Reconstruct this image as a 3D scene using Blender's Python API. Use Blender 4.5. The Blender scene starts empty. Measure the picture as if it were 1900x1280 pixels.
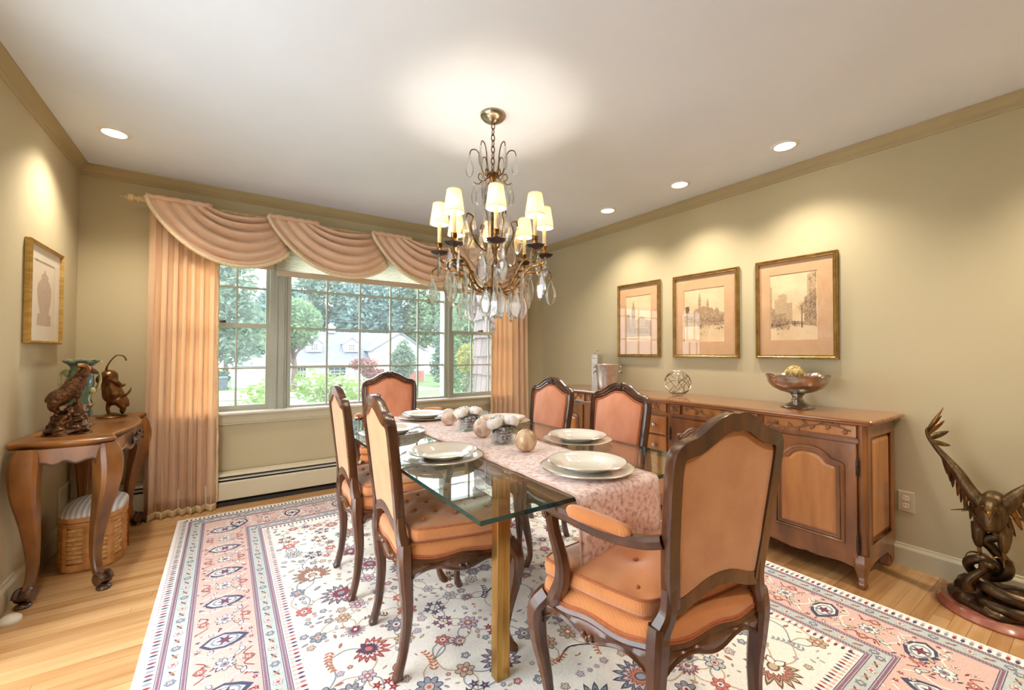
import bpy, bmesh, math, random
from mathutils import Vector, Matrix
pi = math.pi; sin = math.sin; cos = math.cos
S = bpy.context.scene; COL = S.collection
# ---------------------------------------------------------------- camera
HC = 1.175
def cam_setup():
    yaw, pitch, roll = math.radians(34.345), math.radians(1.0754), math.radians(.204)
    f = Vector((sin(yaw)*cos(pitch), cos(yaw)*cos(pitch), sin(pitch)))
    r = Vector((cos(yaw), -sin(yaw), 0)); u = r.cross(f)
    r2 = cos(roll)*r+sin(roll)*u; u2 = -sin(roll)*r+cos(roll)*u
    cd = bpy.data.cameras.new('camera'); cd.sensor_width = 36; cd.lens = 36*778.08/1900; cd.clip_start = .05; cd.clip_end = 400
    c = bpy.data.objects.new('camera', cd); COL.objects.link(c)
    M = Matrix((r2, u2, -f)).transposed().to_4x4(); M.translation = (0, 0, HC)
    c.matrix_world = M; S.camera = c
cam_setup()
# ---------------------------------------------------------------- world, sun, exposure
W = bpy.data.worlds.new('overcast_sky'); S.world = W; W.use_nodes = True
nt = W.node_tree; bg = nt.nodes['Background']
tc = nt.nodes.new('ShaderNodeTexCoord'); sx = nt.nodes.new('ShaderNodeSeparateXYZ'); rp = nt.nodes.new('ShaderNodeValToRGB')
nt.links.new(tc.outputs['Generated'], sx.inputs[0]); nt.links.new(sx.outputs['Z'], rp.inputs[0]); nt.links.new(rp.outputs[0], bg.inputs[0])
rp.color_ramp.elements[0].color = (.93, .97, 1, 1); rp.color_ramp.elements[1].color = (.74, .86, 1, 1)
bg.inputs[1].default_value = 3.2
def lamp(name, kind, loc, energy, color, parent=None, rot=None, **kw):
    l = bpy.data.lights.new(name, kind); l.energy = energy; l.color = color
    for k, v in kw.items(): setattr(l, k, v)
    o = bpy.data.objects.new(name, l); COL.objects.link(o); o.location = loc
    if rot: o.rotation_euler = rot
    if parent: o.parent = parent
    return o
lamp('sun', 'SUN', (0, 0, 20), .9, (1, .95, .86), rot=(math.radians(52), 0, math.radians(-160)), angle=.35)
S.view_settings.view_transform = 'Standard'; S.view_settings.look = 'None'; S.view_settings.gamma = 1
S.view_settings.use_curve_mapping = False; S.view_settings.exposure = 1.1
cy = S.cycles
cy.use_denoising = True; cy.max_bounces = 10; cy.transparent_max_bounces = 20; cy.diffuse_bounces = 4; cy.glossy_bounces = 4; cy.transmission_bounces = 7; cy.use_adaptive_sampling = True; cy.adaptive_threshold = .025
cy.caustics_reflective = False; cy.caustics_refractive = False; cy.sample_clamp_indirect = 6
WARM = (1, .89, .74)
# ---------------------------------------------------------------- helpers: materials
def lin(c):
    return tuple(((x/255)/12.92 if x/255 <= .04045 else ((x/255+.055)/1.055)**2.4) for x in c)
MATS = {}
def _newmat(name):
    m = bpy.data.materials.new(name); m.use_nodes = True; MATS[name] = m
    return m, m.node_tree, m.node_tree.nodes['Principled BSDF']
def P(name, rgb, rough=.5, metal=0, rgb2=None, scale=(8, 8, 8), detail=4, lo=.35, hi=.65, bump=0, bscale=None, sheen=0, coat=0, trans=0, ior=None, emit=None, es=0, wave=None, wavemix=0, spec=None, dist=.002):
    """procedural principled material: two colours mixed by stretched noise, optional ribs (wave) and bump"""
    m, t, b = _newmat(name); N = t.nodes.new; Lk = t.links.new
    c = lin(rgb)+(1,); b.inputs['Base Color'].default_value = c
    b.inputs['Roughness'].default_value = rough; b.inputs['Metallic'].default_value = metal
    if sheen: b.inputs['Sheen Weight'].default_value = sheen
    if coat: b.inputs['Coat Weight'].default_value = coat; b.inputs['Coat Roughness'].default_value = .08
    if trans: b.inputs['Transmission Weight'].default_value = trans
    if ior: b.inputs['IOR'].default_value = ior
    if spec is not None: b.inputs['Specular IOR Level'].default_value = spec
    if emit: b.inputs['Emission Color'].default_value = lin(emit)+(1,); b.inputs['Emission Strength'].default_value = es
    co = N('ShaderNodeTexCoord').outputs['Object']; col = None
    if rgb2:
        mp = N('ShaderNodeMapping'); mp.inputs['Scale'].default_value = scale; Lk(co, mp.inputs[0])
        nz = N('ShaderNodeTexNoise'); nz.inputs['Scale'].default_value = 1; nz.inputs['Detail'].default_value = detail; Lk(mp.outputs[0], nz.inputs[0])
        r = N('ShaderNodeValToRGB'); r.color_ramp.elements[0].position = lo; r.color_ramp.elements[1].position = hi
        r.color_ramp.elements[0].color = c; r.color_ramp.elements[1].color = lin(rgb2)+(1,)
        Lk(nz.outputs[0], r.inputs[0]); Lk(r.outputs[0], b.inputs['Base Color']); col = r
    h = None
    if wave:
        w = N('ShaderNodeTexWave'); w.bands_direction = wave[0]; w.inputs['Scale'].default_value = wave[1]; w.inputs['Distortion'].default_value = wave[2] if len(wave) > 2 else 0
        Lk(co, w.inputs[0]); h = w.outputs[1]
        if wavemix:
            mx = N('ShaderNodeMix'); mx.data_type = 'RGBA'; mx.blend_type = 'MULTIPLY'; mx.inputs[0].default_value = wavemix
            if col: Lk(col.outputs[0], mx.inputs[6])
            else: mx.inputs[6].default_value = c
            Lk(w.outputs[0], mx.inputs[7]); Lk(mx.outputs[2], b.inputs['Base Color'])
    elif bump:
        nb = N('ShaderNodeTexNoise'); nb.inputs['Scale'].default_value = 1; nb.inputs['Detail'].default_value = 3
        mb = N('ShaderNodeMapping'); mb.inputs['Scale'].default_value = bscale or scale; Lk(co, mb.inputs[0]); Lk(mb.outputs[0], nb.inputs[0]); h = nb.outputs[0]
    if h and bump:
        bp = N('ShaderNodeBump'); bp.inputs['Strength'].default_value = bump; bp.inputs['Distance'].default_value = dist
        Lk(h, bp.inputs['Height']); Lk(bp.outputs[0], b.inputs['Normal'])
    return m
def thin_glass(name, tint, refl=1.0, veil=0.0, rough=0.0):
    """clear pane: lets light straight through, mirrors by angle, with an optional milky veil that imitates glare haze"""
    m, t, b = _newmat(name); N = t.nodes.new; Lk = t.links.new; t.nodes.remove(b)
    tr = N('ShaderNodeBsdfTransparent'); tr.inputs[0].default_value = lin(tint)+(1,)
    gl = N('ShaderNodeBsdfGlossy'); gl.inputs[0].default_value = (refl, refl, refl, 1); gl.inputs[1].default_value = rough
    fr = N('ShaderNodeFresnel'); ge = N('ShaderNodeNewGeometry'); io = N('ShaderNodeMix'); io.inputs[2].default_value = 1.45; io.inputs[3].default_value = 1/1.45
    Lk(ge.outputs['Backfacing'], io.inputs[0]); Lk(io.outputs[0], fr.inputs[0])   # same mirror strength from both sides
    mx = N('ShaderNodeMixShader'); Lk(fr.outputs[0], mx.inputs[0])
    if veil:
        di = N('ShaderNodeBsdfTranslucent'); di.inputs[0].default_value = (.9, .95, 1, 1)
        v = N('ShaderNodeMixShader'); v.inputs[0].default_value = veil; Lk(tr.outputs[0], v.inputs[1]); Lk(di.outputs[0], v.inputs[2]); Lk(v.outputs[0], mx.inputs[1])
    else: Lk(tr.outputs[0], mx.inputs[1])
    Lk(gl.outputs[0], mx.inputs[2]); Lk(mx.outputs[0], t.nodes['Material Output'].inputs[0])
    return m
def cloth(name, rgb, rgb2, trans=.3, scale=(6, 6, 6), bump=.2, bscale=(300, 300, 300), lo=.35, hi=.65, rough=.85):
    """woven cloth that lets some light through"""
    m = P(name, rgb, rough, rgb2=rgb2, scale=scale, bump=bump, bscale=bscale, sheen=.25, lo=lo, hi=hi); t = m.node_tree; N = t.nodes.new; b = t.nodes['Principled BSDF']
    tl = N('ShaderNodeBsdfTranslucent'); src = b.inputs['Base Color'].links[0].from_socket; t.links.new(src, tl.inputs[0])
    mx = N('ShaderNodeMixShader'); mx.inputs[0].default_value = trans
    t.links.new(b.outputs[0], mx.inputs[1]); t.links.new(tl.outputs[0], mx.inputs[2]); t.links.new(mx.outputs[0], t.nodes['Material Output'].inputs[0])
    return m
# ---------------------------------------------------------------- helpers: geometry
V = Vector
def cr(pts, n=6, closed=False):
    """Catmull-Rom through tuples of any length"""
    out = []; L = len(pts)
    for i in range(L if closed else L-1):
        g = (lambda k: pts[k % L]) if closed else (lambda k: pts[min(max(k, 0), L-1)])
        a, b, c, d = g(i-1), g(i), g(i+1), g(i+2)
        for j in range(n):
            t = j/n
            out.append(tuple(.5*((2*q)+(-p+r)*t+(2*p-5*q+4*r-s)*t*t+(-p+3*q-3*r+s)*t**3) for p, q, r, s in zip(a, b, c, d)))
    if not closed: out.append(tuple(pts[-1]))
    return out
class G:
    def __init__(s): s.v = []; s.f = []; s.m = []; s.mi = 0
    def add(s, vs, fs, mi=None):
        o = len(s.v); s.v += [tuple(p) for p in vs]; s.f += [tuple(i+o for i in f) for f in fs]; s.m += [s.mi if mi is None else mi]*len(fs); return s
    def box(s, x0, x1, y0, y1, z0, z1, mi=None, bev=0):
        if bev:
            b = bev; q = [(x0+b, y0), (x1-b, y0), (x1, y0+b), (x1, y1-b), (x1-b, y1), (x0+b, y1), (x0, y1-b), (x0, y0+b)]
            ctr = ((x0+x1)/2, (y0+y1)/2)
            def ring(z, k): return [(p[0]+(b*k if p[0] < ctr[0] else -b*k), p[1]+(b*k if p[1] < ctr[1] else -b*k), z) for p in q]
            s.loft([ring(z0, 1), ring(z0+b, 0), ring(z1-b, 0), ring(z1, 1)], mi=mi); return s
        return s.add([(x0, y0, z0), (x1, y0, z0), (x1, y1, z0), (x0, y1, z0), (x0, y0, z1), (x1, y0, z1), (x1, y1, z1), (x0, y1, z1)],
              [(3, 2, 1, 0), (4, 5, 6, 7), (0, 1, 5, 4), (1, 2, 6, 5), (2, 3, 7, 6), (3, 0, 4, 7)], mi)
    def loft(s, rings, cap=True, closed=True, loop=False, mi=None):
        n = len(rings[0]); vs = [p for r in rings for p in r]; fs = []; R = len(rings)
        for i in range(R if loop else R-1):
            a, b = i*n, ((i+1) % R)*n
            for j in range(n if closed else n-1):
                k = (j+1) % n; fs.append((a+j, a+k, b+k, b+j))
        if cap and closed and not loop: fs.append(tuple(range(n-1, -1, -1))); fs.append(tuple((R-1)*n+j for j in range(n)))
        return s.add(vs, fs, mi)
    def sweep(s, path, rad, n=8, closed=False, prof=None, up=None, mi=None, cap=True):
        """tube along a path; rad a number or list; prof an optional section of (a,b)"""
        P_ = [V(p[:3]) for p in path]; L = len(P_); R = rad if isinstance(rad, (list, tuple)) else [rad]*L
        if prof is None: prof = [(cos(2*pi*k/n), sin(2*pi*k/n)) for k in range(n)]
        T = []
        for i in range(L):
            a = P_[(i-1) % L] if closed or i else P_[0]; b = P_[(i+1) % L] if closed or i < L-1 else P_[-1]
            t = (b-a); T.append(t.normalized() if t.length > 1e-9 else V((0, 0, 1)))
        rings = []; nrm = None
        for i in range(L):
            t = T[i]
            if up is not None: u_ = V(up); u_ = (u_-t*u_.dot(t))
            elif nrm is None:
                u_ = V((0, 0, 1)) if abs(t.z) < .9 else V((1, 0, 0)); u_ = u_-t*u_.dot(t)
            else: u_ = nrm-t*nrm.dot(t)
            if u_.length < 1e-6: u_ = t.orthogonal()
            nrm = u_.normalized(); w = t.cross(nrm)
            rings.append([P_[i]+(w*a+nrm*b)*R[i] for a, b in prof])
        return s.loft(rings, cap=cap, loop=closed, mi=mi)
    def lathe(s, prof, n=24, c=(0, 0, 0), wob=None, mi=None, cap=False):
        rings = [[(c[0]+r*(1+(wob(2*pi*k/n, i) if wob else 0))*cos(2*pi*k/n), c[1]+r*(1+(wob(2*pi*k/n, i) if wob else 0))*sin(2*pi*k/n), c[2]+z) for k in range(n)] for i, (r, z) in enumerate(prof)]
        return s.loft(rings, cap=cap, mi=mi)
    def sph(s, c, r, nu=12, nv=8, mi=None, rot=None, f=None):
        r = (r, r, r) if isinstance(r, (int, float)) else r; vs = [(0, 0, -1)]+[(sin(pi*j/nv)*cos(2*pi*i/nu), sin(pi*j/nv)*sin(2*pi*i/nu), -cos(pi*j/nv)) for j in range(1, nv) for i in range(nu)]+[(0, 0, 1)]
        fs = [(0, 1+(i+1) % nu, 1+i) for i in range(nu)]
        for j in range(nv-2):
            for i in range(nu): a = 1+j*nu; k = (i+1) % nu; fs.append((a+i, a+k, a+nu+k, a+nu+i))
        e = len(vs)-1; a = 1+(nv-2)*nu; fs += [(e, a+i, a+(i+1) % nu) for i in range(nu)]
        out = []
        for p in vs:
            q = V((p[0]*r[0], p[1]*r[1], p[2]*r[2]))
            if f: q = q*f(V(p))
            if rot: q = rot @ q
            out.append(q+V(c))
        return s.add(out, fs, mi)
    def grid(s, nu, nv, f, mi=None):
        vs = [f(i/nu, j/nv) for j in range(nv+1) for i in range(nu+1)]
        return s.add(vs, [(j*(nu+1)+i, j*(nu+1)+i+1, (j+1)*(nu+1)+i+1, (j+1)*(nu+1)+i) for j in range(nv) for i in range(nu)], mi)
    def prism(s, pts, h0, h1, mp=None, mi=None):
        """extrude a 2D outline from h0 to h1; mp maps (a,b,h) to space"""
        mp = mp or (lambda a, b, h: (a, b, h)); n = len(pts)
        return s.loft([[mp(a, b, h0) for a, b in pts], [mp(a, b, h1) for a, b in pts]], mi=mi)
    def xf(s, M, start=0):
        for i in range(start, len(s.v)): s.v[i] = tuple(M @ V(s.v[i]))
        return s
    def ob(s, name, mat, parent=None, smooth=True, ang=40, solid=0, label=None, kind=None, sub=0):
        me = bpy.data.meshes.new(name); me.from_pydata(s.v, [], s.f)
        ms = mat if isinstance(mat, (list, tuple)) else [mat]
        for m in ms: me.materials.append(MATS[m] if isinstance(m, str) else m)
        if len(ms) > 1: me.polygons.foreach_set('material_index', s.m)
        bm = bmesh.new(); bm.from_mesh(me); bmesh.ops.recalc_face_normals(bm, faces=bm.faces); bm.to_mesh(me); bm.free()
        if smooth:
            me.polygons.foreach_set('use_smooth', [True]*len(me.polygons))
            if ang < 180: me.set_sharp_from_angle(angle=math.radians(ang))
        me.update()
        o = bpy.data.objects.new(name, me); COL.objects.link(o)
        if parent: o.parent = parent
        if solid: q = o.modifiers.new('thick', 'SOLIDIFY'); q.thickness = solid; q.offset = 0
        if sub: q = o.modifiers.new('sub', 'SUBSURF'); q.levels = sub; q.render_levels = sub
        if label: o['label'] = label
        if kind: o['kind'] = kind
        return o
def tag(o, label, cat, group=None, kind=None):
    o['label'] = label; o['category'] = cat
    if group: o['group'] = group
    if kind: o['kind'] = kind
    return o
def thing(name, label, cat, loc=(0, 0, 0), rz=0, group=None):
    o = bpy.data.objects.new(name, None); COL.objects.link(o); o.location = loc; o.rotation_euler = (0, 0, rz); o.empty_display_size = .05
    return tag(o, label, cat, group)
def copy_tree(o, parent=None):
    c = o.copy(); COL.objects.link(c)
    if parent: c.parent = parent
    for ch in list(o.children): copy_tree(ch, c)
    return c
def place(src, used, loc, rz, label):
    """first use takes the prototype itself, later uses copy it part by part"""
    o = src if not used else copy_tree(src)
    o.location = loc; o.rotation_euler = (0, 0, rz); o['label'] = label; return o
def inst(o, loc, parent=None, rz=0, scale=None, rot=None):
    c = o.copy(); COL.objects.link(c); c.location = loc; c.rotation_euler = rot or (0, 0, rz)
    if scale: c.scale = scale
    if parent: c.parent = parent
    return c
def struct(o): o['kind'] = 'structure'; return o
def fuse(o, vox=.006, it=2):
    q = o.modifiers.new('fuse', 'REMESH'); q.mode = 'VOXEL'; q.voxel_size = vox; q.use_smooth_shade = True
    q = o.modifiers.new('soft', 'SMOOTH'); q.factor = .5; q.iterations = it; return o
R_ = random.Random(7)
# ---------------------------------------------------------------- materials
P('wall_paint', (195, 182, 147), .8, rgb2=(189, 176, 141), scale=(1.5, 1.5, .5), bump=.08, bscale=(60, 60, 3))
P('ceiling_paint', (228, 234, 244), .9, rgb2=(224, 230, 240), scale=(2, 2, 2))
P('trim_paint', (182, 166, 126), .5, rgb2=(176, 160, 120), scale=(3, 3, 3))
P('base_paint', (204, 196, 166), .45, rgb2=(198, 190, 160), scale=(3, 3, 3))
P('sash_paint', (176, 178, 164), .45, rgb2=(168, 170, 155), scale=(4, 4, 4))
P('sill_paint', (232, 226, 212), .4, rgb2=(226, 220, 206), scale=(4, 4, 4))
P('oak_a', (208, 164, 114), .28, rgb2=(186, 140, 90), scale=(1.6, 26, 26), bump=.06, coat=.15)
P('oak_b', (214, 172, 122), .28, rgb2=(196, 150, 98), scale=(1.4, 30, 30), bump=.06, coat=.15)
P('oak_c', (200, 154, 104), .28, rgb2=(176, 128, 78), scale=(1.8, 24, 24), bump=.06, coat=.15)
P('subfloor', (60, 40, 26), .8, rgb2=(50, 34, 22), scale=(3, 20, 3))
P('heater_enamel', (214, 203, 174), .45, rgb2=(208, 196, 166), scale=(3, 3, 3))
P('dark_slot', (62, 56, 48), .7, rgb2=(48, 44, 38), scale=(4, 4, 4))
thin_glass('window_glass', (250, 254, 254), .9, veil=.055)  # veil puts the washed-out haze of the view into the panes
thin_glass('picture_glass', (255, 255, 255), 1.0)
thin_glass('table_glass', (240, 250, 247), 1.0)
P('glass_edge', (18, 62, 58), .05, rgb2=(12, 44, 44), scale=(5, 5, 5), trans=.1, ior=1.5)
# ---------------------------------------------------------------- floor, walls, ceiling
XL, XR, YW, ZC, YB = -.82, 3.135, 3.93, 2.43, -1.6
fl = struct(G().box(XL, XR, YB, YW, -.12, -.014).ob('floor', 'subfloor', smooth=False))
pr = random.Random(3); y = YW; row = 0; protos = {}
while y > .02:
    w = .058; x = XL-pr.random()*1.0
    while x < XR:
        ln = pr.choice((1.05, 1.35, 1.65, 1.95)); a, b = max(x, XL), min(x+ln, XR)
        if b-a > .04:
            mt = pr.choice(('oak_a', 'oak_b', 'oak_c', 'oak_b'))
            G().add([(a+.0002, y-w+.0002, -.014), (b-.0002, y-w+.0002, -.014), (b-.0002, y-.0002, -.014), (a+.0002, y-.0002, -.014), (a+.0006, y-w+.0006, 0), (b-.0006, y-w+.0006, 0), (b-.0006, y-.0006, 0), (a+.0006, y-.0006, 0)],
                    [(3, 2, 1, 0), (4, 5, 6, 7), (0, 1, 5, 4), (1, 2, 6, 5), (2, 3, 7, 6), (3, 0, 4, 7)]).ob('plank', mt, fl, smooth=False)
        x += ln
    y -= w; row += 1
G().box(XL, XR, YB, y-.0002, -.014, 0).ob('plank_field', 'oak_b', fl, smooth=False, kind='stuff')
LY0, LY1, LZ = .6, 2.35, 1.98      # wide cased opening in the left wall, towards the daylight, just outside the frame
g = G(); g.box(XL-.12, XL, LY1, YW+.12, -.12, ZC).box(XL-.12, XL, YB-.12, LY0, -.12, ZC).box(XL-.12, XL, LY0, LY1, LZ, ZC).box(XL-.12, XL, LY0, LY1, -.12, 0)
struct(g.ob('wall_left', 'wall_paint', smooth=False))
struct(G().box(XR, XR+.12, YB-.12, YW+.12, -.12, ZC).ob('wall_right', 'wall_paint', smooth=False))
OX0, OX1, OZ0, OZ1 = -.38, 2.66, .70, 2.07
g = G(); g.box(XL, OX0, YW, YW+.12, -.12, ZC).box(OX1, XR, YW, YW+.12, -.12, ZC).box(OX0, OX1, YW, YW+.12, -.12, OZ0).box(OX0, OX1, YW, YW+.12, OZ1, ZC)
struct(g.ob('wall_window', 'wall_paint', smooth=False))
struct(G().box(XL, XR, YB-.12, YB, -.12, ZC).ob('wall_back', 'wall_paint', smooth=False))
struct(G().box(XL-.12, XR+.12, YB-.12, YW+.12, ZC, ZC+.12).ob('ceiling', 'ceiling_paint', smooth=False))
crown = [(0, 0), (.05, 0), (.05, -.008), (.043, -.014), (.035, -.022), (.022, -.04), (.014, -.047), (.014, -.054), (.007, -.06), (.006, -.07), (0, -.072)]
for i, (mp, a, b) in enumerate((((lambda p, q, h: (XL+p, h, ZC+q)), YB, YW), ((lambda p, q, h: (XR-p, h, ZC+q)), YB, YW), ((lambda p, q, h: (h, YW-p, ZC+q)), XL, XR))):
    struct(G().prism(crown, a, b, mp).ob('trim_%d' % (i+1), 'trim_paint', smooth=False))
bp_ = [(0, 0), (.018, 0), (.018, .098), (.014, .106), (.009, .112), (.007, .122), (0, .124)]
for nm, mp, a, b in (('left', (lambda p, q, h: (XL+p, h, q)), LY1+.09, YW), ('right', (lambda p, q, h: (XR-p, h, q)), YB, YW)):
    struct(G().prism(bp_, a, b, mp).ob('baseboard_'+nm, 'base_paint', smooth=False))
# ---------------------------------------------------------------- windows
def wx(x): return x*1.01
def wz(z): return 1.175+(z-1.175)*1.01
YG = 3.975
def panes(par, xs, zs, y, mw, nm='muntin'):
    """muntins between panes and one glass pane per light"""
    for x in xs[1:-1]: G().box(x-mw/2, x+mw/2, y-.012, y+.012, zs[0], zs[-1], bev=.003).ob(nm, 'sash_paint', par, smooth=False)
    for z in zs[1:-1]: G().box(xs[0], xs[-1], y-.0125, y+.0125, z-mw/2, z+mw/2).ob(nm, 'sash_paint', par, smooth=False)
    for i in range(len(xs)-1):
        for j in range(len(zs)-1):
            G().add([(xs[i], y, zs[j]), (xs[i+1], y, zs[j]), (xs[i+1], y, zs[j+1]), (xs[i], y, zs[j+1])], [(0, 1, 2, 3)]).ob('pane', 'window_glass', par, smooth=False)
def rect_frame(x0, x1, z0, z1, y0, y1, l, r, b, t):
    g = G(); g.box(x0, x0+l, y0, y1, z0, z1).box(x1-r, x1, y0, y1, z0, z1).box(x0+l, x1-r, y0, y1, z0, z0+b).box(x0+l, x1-r, y0, y1, z1-t, z1); return g
def win(n):
    o = bpy.data.objects.new('window_%d' % n, None); COL.objects.link(o); o['kind'] = 'structure'; return o
def double_hung(n, x0, x1, stile):
    w = win(n)
    rect_frame(x0, x1, OZ0, OZ1, 3.93, 4.05, .025, .025, .02, .03).ob('frame', 'sash_paint', w, smooth=False)
    a, b = x0+.025, x1-.025; zm = wz(1.378)
    lo = rect_frame(a, b, OZ0+.02, zm+.022, 3.945, 3.975, stile, stile, .035, .034).ob('lower_sash', 'sash_paint', w, smooth=False)
    up = rect_frame(a, b, zm-.012, OZ1-.03, 3.985, 4.015, stile, stile, .034, .035).ob('upper_sash', 'sash_paint', w, smooth=False)
    xs = [a+stile+(b-a-2*stile)*k/3 for k in range(4)]
    panes(lo, xs, [OZ0+.055, wz(1.047), zm-.012], 3.96, .014); panes(up, xs, [zm+.022, wz(1.686), OZ1-.065], 4.0, .014)
    lk = G(); lk.box((a+b)/2-.03, (a+b)/2+.03, 3.942, 3.965, zm+.022, zm+.028).sweep([((a+b)/2-.028, 3.95, zm+.034), ((a+b)/2+.028, 3.95, zm+.034)], .004, 6).lathe([(.009, .028), (.009, .04), (.003, .043)], 10, ((a+b)/2+.02, 3.95, zm))
    lk.ob('sash_lock', 'dark_slot', w, smooth=False)
    return w
double_hung(1, -.38, wx(.318), .026)
double_hung(3, wx(1.888), 2.66, .03)
w2 = win(2)
rect_frame(wx(.412), wx(1.862), OZ0, OZ1, 3.94, 4.05, .035, .028, .03, .035).ob('frame', 'sash_paint', w2, smooth=False)
panes(w2, [wx(k) for k in (.4475, .73, 1.008, 1.289, 1.562, 1.835)], [OZ0+.03, wz(1.051), wz(1.374), wz(1.693), OZ1-.035], YG, .016)
g = G(); g.box(wx(.318), wx(.412), 3.925, 4.05, OZ0, OZ1).box(wx(.335), wx(.345), 3.915, 3.925, OZ0, OZ1).box(wx(.385), wx(.395), 3.915, 3.925, OZ0, OZ1)
struct(g.ob('trim_4', 'sash_paint', smooth=False))
g = G(); g.box(wx(1.862), wx(1.888), 3.925, 4.05, OZ0, OZ1).box(wx(1.868), wx(1.882), 3.912, 3.925, OZ0, OZ1)
struct(g.ob('trim_5', 'sash_paint', smooth=False))
struct(G().prism([(3.872, .694), (3.868, .699), (3.868, .706), (3.873, .711), (3.95, .713), (3.95, .69), (3.876, .69)], -.46, 2.74, lambda a, b, h: (h, a, b)).ob('trim_6', 'sill_paint', smooth=False))
struct(G().prism([(3.93, .69), (3.908, .69), (3.908, .63), (3.914, .622), (3.914, .612), (3.93, .608)], -.44, 2.72, lambda a, b, h: (h, a, b)).ob('trim_7', 'base_paint', smooth=False))
g = G(); g.box(XL, XL+.02, LY1, LY1+.09, 0, LZ+.09).box(XL, XL+.02, LY0-.09, LY0, 0, LZ+.09).box(XL, XL+.02, LY0, LY1, LZ, LZ+.09)
struct(g.ob('trim_9', 'base_paint', smooth=False))
# casing beside and above the opening
g = G(); g.box(-.44, OX0, 3.91, 3.93, .71, 2.13).box(OX1, 2.72, 3.91, 3.93, .71, 2.13).box(OX0, OX1, 3.91, 3.93, OZ1, 2.13)
struct(g.ob('trim_8', 'sash_paint', smooth=False))
# ---------------------------------------------------------------- baseboard heater
h = thing('baseboard_heater', 'long cream enamel baseboard heater with dark louvre slot under the windows', 'heater', (0, YW, 0))
mpx = lambda a, b, k: (k, -a, b)
HX0, HX1 = -.60, 3.12
G().prism([(0, 0), (.012, 0), (.012, .255), (0, .255)], HX0, HX1, mpx).ob('back_plate', 'dark_slot', h, smooth=False)
G().prism([(.054, .048), (.066, .052), (.066, .176), (.06, .186), (.054, .186)], HX0, HX1, mpx).ob('front_panel', 'heater_enamel', h, smooth=False)
G().prism([(.012, .238), (.05, .228), (.058, .226), (.058, .232), (.05, .244), (.012, .256)], HX0, HX1, mpx).ob('top_cover', 'heater_enamel', h, smooth=False)
G().prism([(.03, .203), (.058, .2), (.058, .204), (.03, .21)], HX0, HX1, mpx).ob('louvre', 'sill_paint', h, smooth=False)
G().prism([(.012, .07), (.04, .07), (.04, .19), (.012, .19)], HX0, HX1, mpx).ob('fin_element', 'dark_slot', h, smooth=False)
G().prism([(.012, 0), (.05, 0), (.05, .03), (.012, .03)], HX0, HX1, mpx).ob('toe_rail', 'dark_slot', h, smooth=False)
# ---------------------------------------------------------------- window dressing
cloth('peach_silk', (253, 230, 200), (249, 219, 184), .45, scale=(30, 30, 2), bump=.12, bscale=(120, 120, 500))
cloth('peach_swag', (252, 226, 200), (247, 214, 182), .36, scale=(8, 8, 8), bump=.15, bscale=(260, 260, 260))
P('cream_fringe', (226, 205, 168), .9, rgb2=(206, 180, 138), scale=(150, 150, 40), bump=.5, bscale=(300, 300, 80))
P('gold_braid', (240, 220, 184), .8, rgb2=(226, 200, 158), scale=(90, 90, 90), bump=.4, bscale=(200, 200, 200))
cloth('shade_cell', (250, 248, 240), (246, 243, 232), .75, scale=(2, 2, 40))
P('shade_rail', (206, 186, 160), .6, rgb2=(198, 178, 152), scale=(3, 3, 3))
P('rod_paint', (222, 196, 152), .45, rgb2=(200, 172, 126), scale=(40, 40, 40))
def curtain(name, label, x0, x1, nf, lead, seed, flare=0):
    t = thing(name, label, 'curtain', ((x0+x1)/2, 3.845, 0), 0, 'floor length peach curtains'); w = x1-x0; rg = random.Random(seed); ph = [rg.uniform(-.5, .5) for _ in range(40)]
    def fold(u, v):                       # u across, v up
        a = 2*pi*nf*u+1.1*sin(2.3*pi*u+seed)+.25*sin(3*v+seed); k = .020+.016*(1-v)
        x = (u-.5)*w*(1+flare*(1-v)) + .007*sin(2*a)*(1-v*.3)
        return x, k*sin(a)+.006*sin(2.7*a+v)*(1-v)
    def f(u, v): x, yy = fold(u, v); return (x, yy, .045+v*(2.2-.045))
    G().grid(nf*16, 26, f).ob('drape', 'peach_silk', t, ang=180, solid=.003)
    def fb(u, v): x, yy = fold(u, 0); return (x*1.005, yy*1.1-.006*sin(pi*v), .004+v*.046)
    G().grid(nf*16, 4, fb).ob('bottom_fringe', 'cream_fringe', t, ang=180, solid=.008)
    e = 1 if lead > 0 else 0
    pts = []
    for k in range(60): x, yy = fold(e, k/59); pts.append((x+lead*.006+rg.uniform(-.002, .002), yy-.004+rg.uniform(-.002, .002), .05+k/59*2.0))
    G().sweep(pts, [.009+rg.uniform(-.002, .003) for _ in pts], 6).ob('edge_fringe', 'cream_fringe', t, ang=180)
    return t
curtain('window_curtain', 'long peach pleated curtain left of the windows beside the console table', -.455, -.058, 7, 1, 2, .04)
curtain('window_curtain', 'long peach pleated curtain right of the windows behind the dining chairs', 2.37, 2.83, 7, -1, 5, .08)
ZR, YR = 2.222, 3.80
rod = thing('curtain_rod', 'pale turned wooden curtain rod with urn finials above the windows', 'curtain rod', (0, YR, ZR))
fl8 = [(cos(2*pi*k/24)*(1 if k % 2 else .88), sin(2*pi*k/24)*(1 if k % 2 else .88)) for k in range(24)]
G().sweep([(-.50, 0, 0), (2.78, 0, 0)], .0155, prof=fl8).ob('pole', 'rod_paint', rod, smooth=False)
for sx_, x in ((-1, -.50), (1, 2.78)):
    pr_ = [(0, -.001), (.02, 0), (.02, .01), (.014, .014), (.012, .024), (.022, .03), (.026, .042), (.024, .056), (.014, .064), (.011, .07), (.013, .074), (.006, .08), (.004, .086), (.008, .09), (.007, .096), (0, .1)]
    o = G().lathe(pr_, 18).ob('finial', 'rod_paint', rod); o.location = (x, 0, 0); o.rotation_euler = (0, sx_*pi/2, 0)
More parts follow.
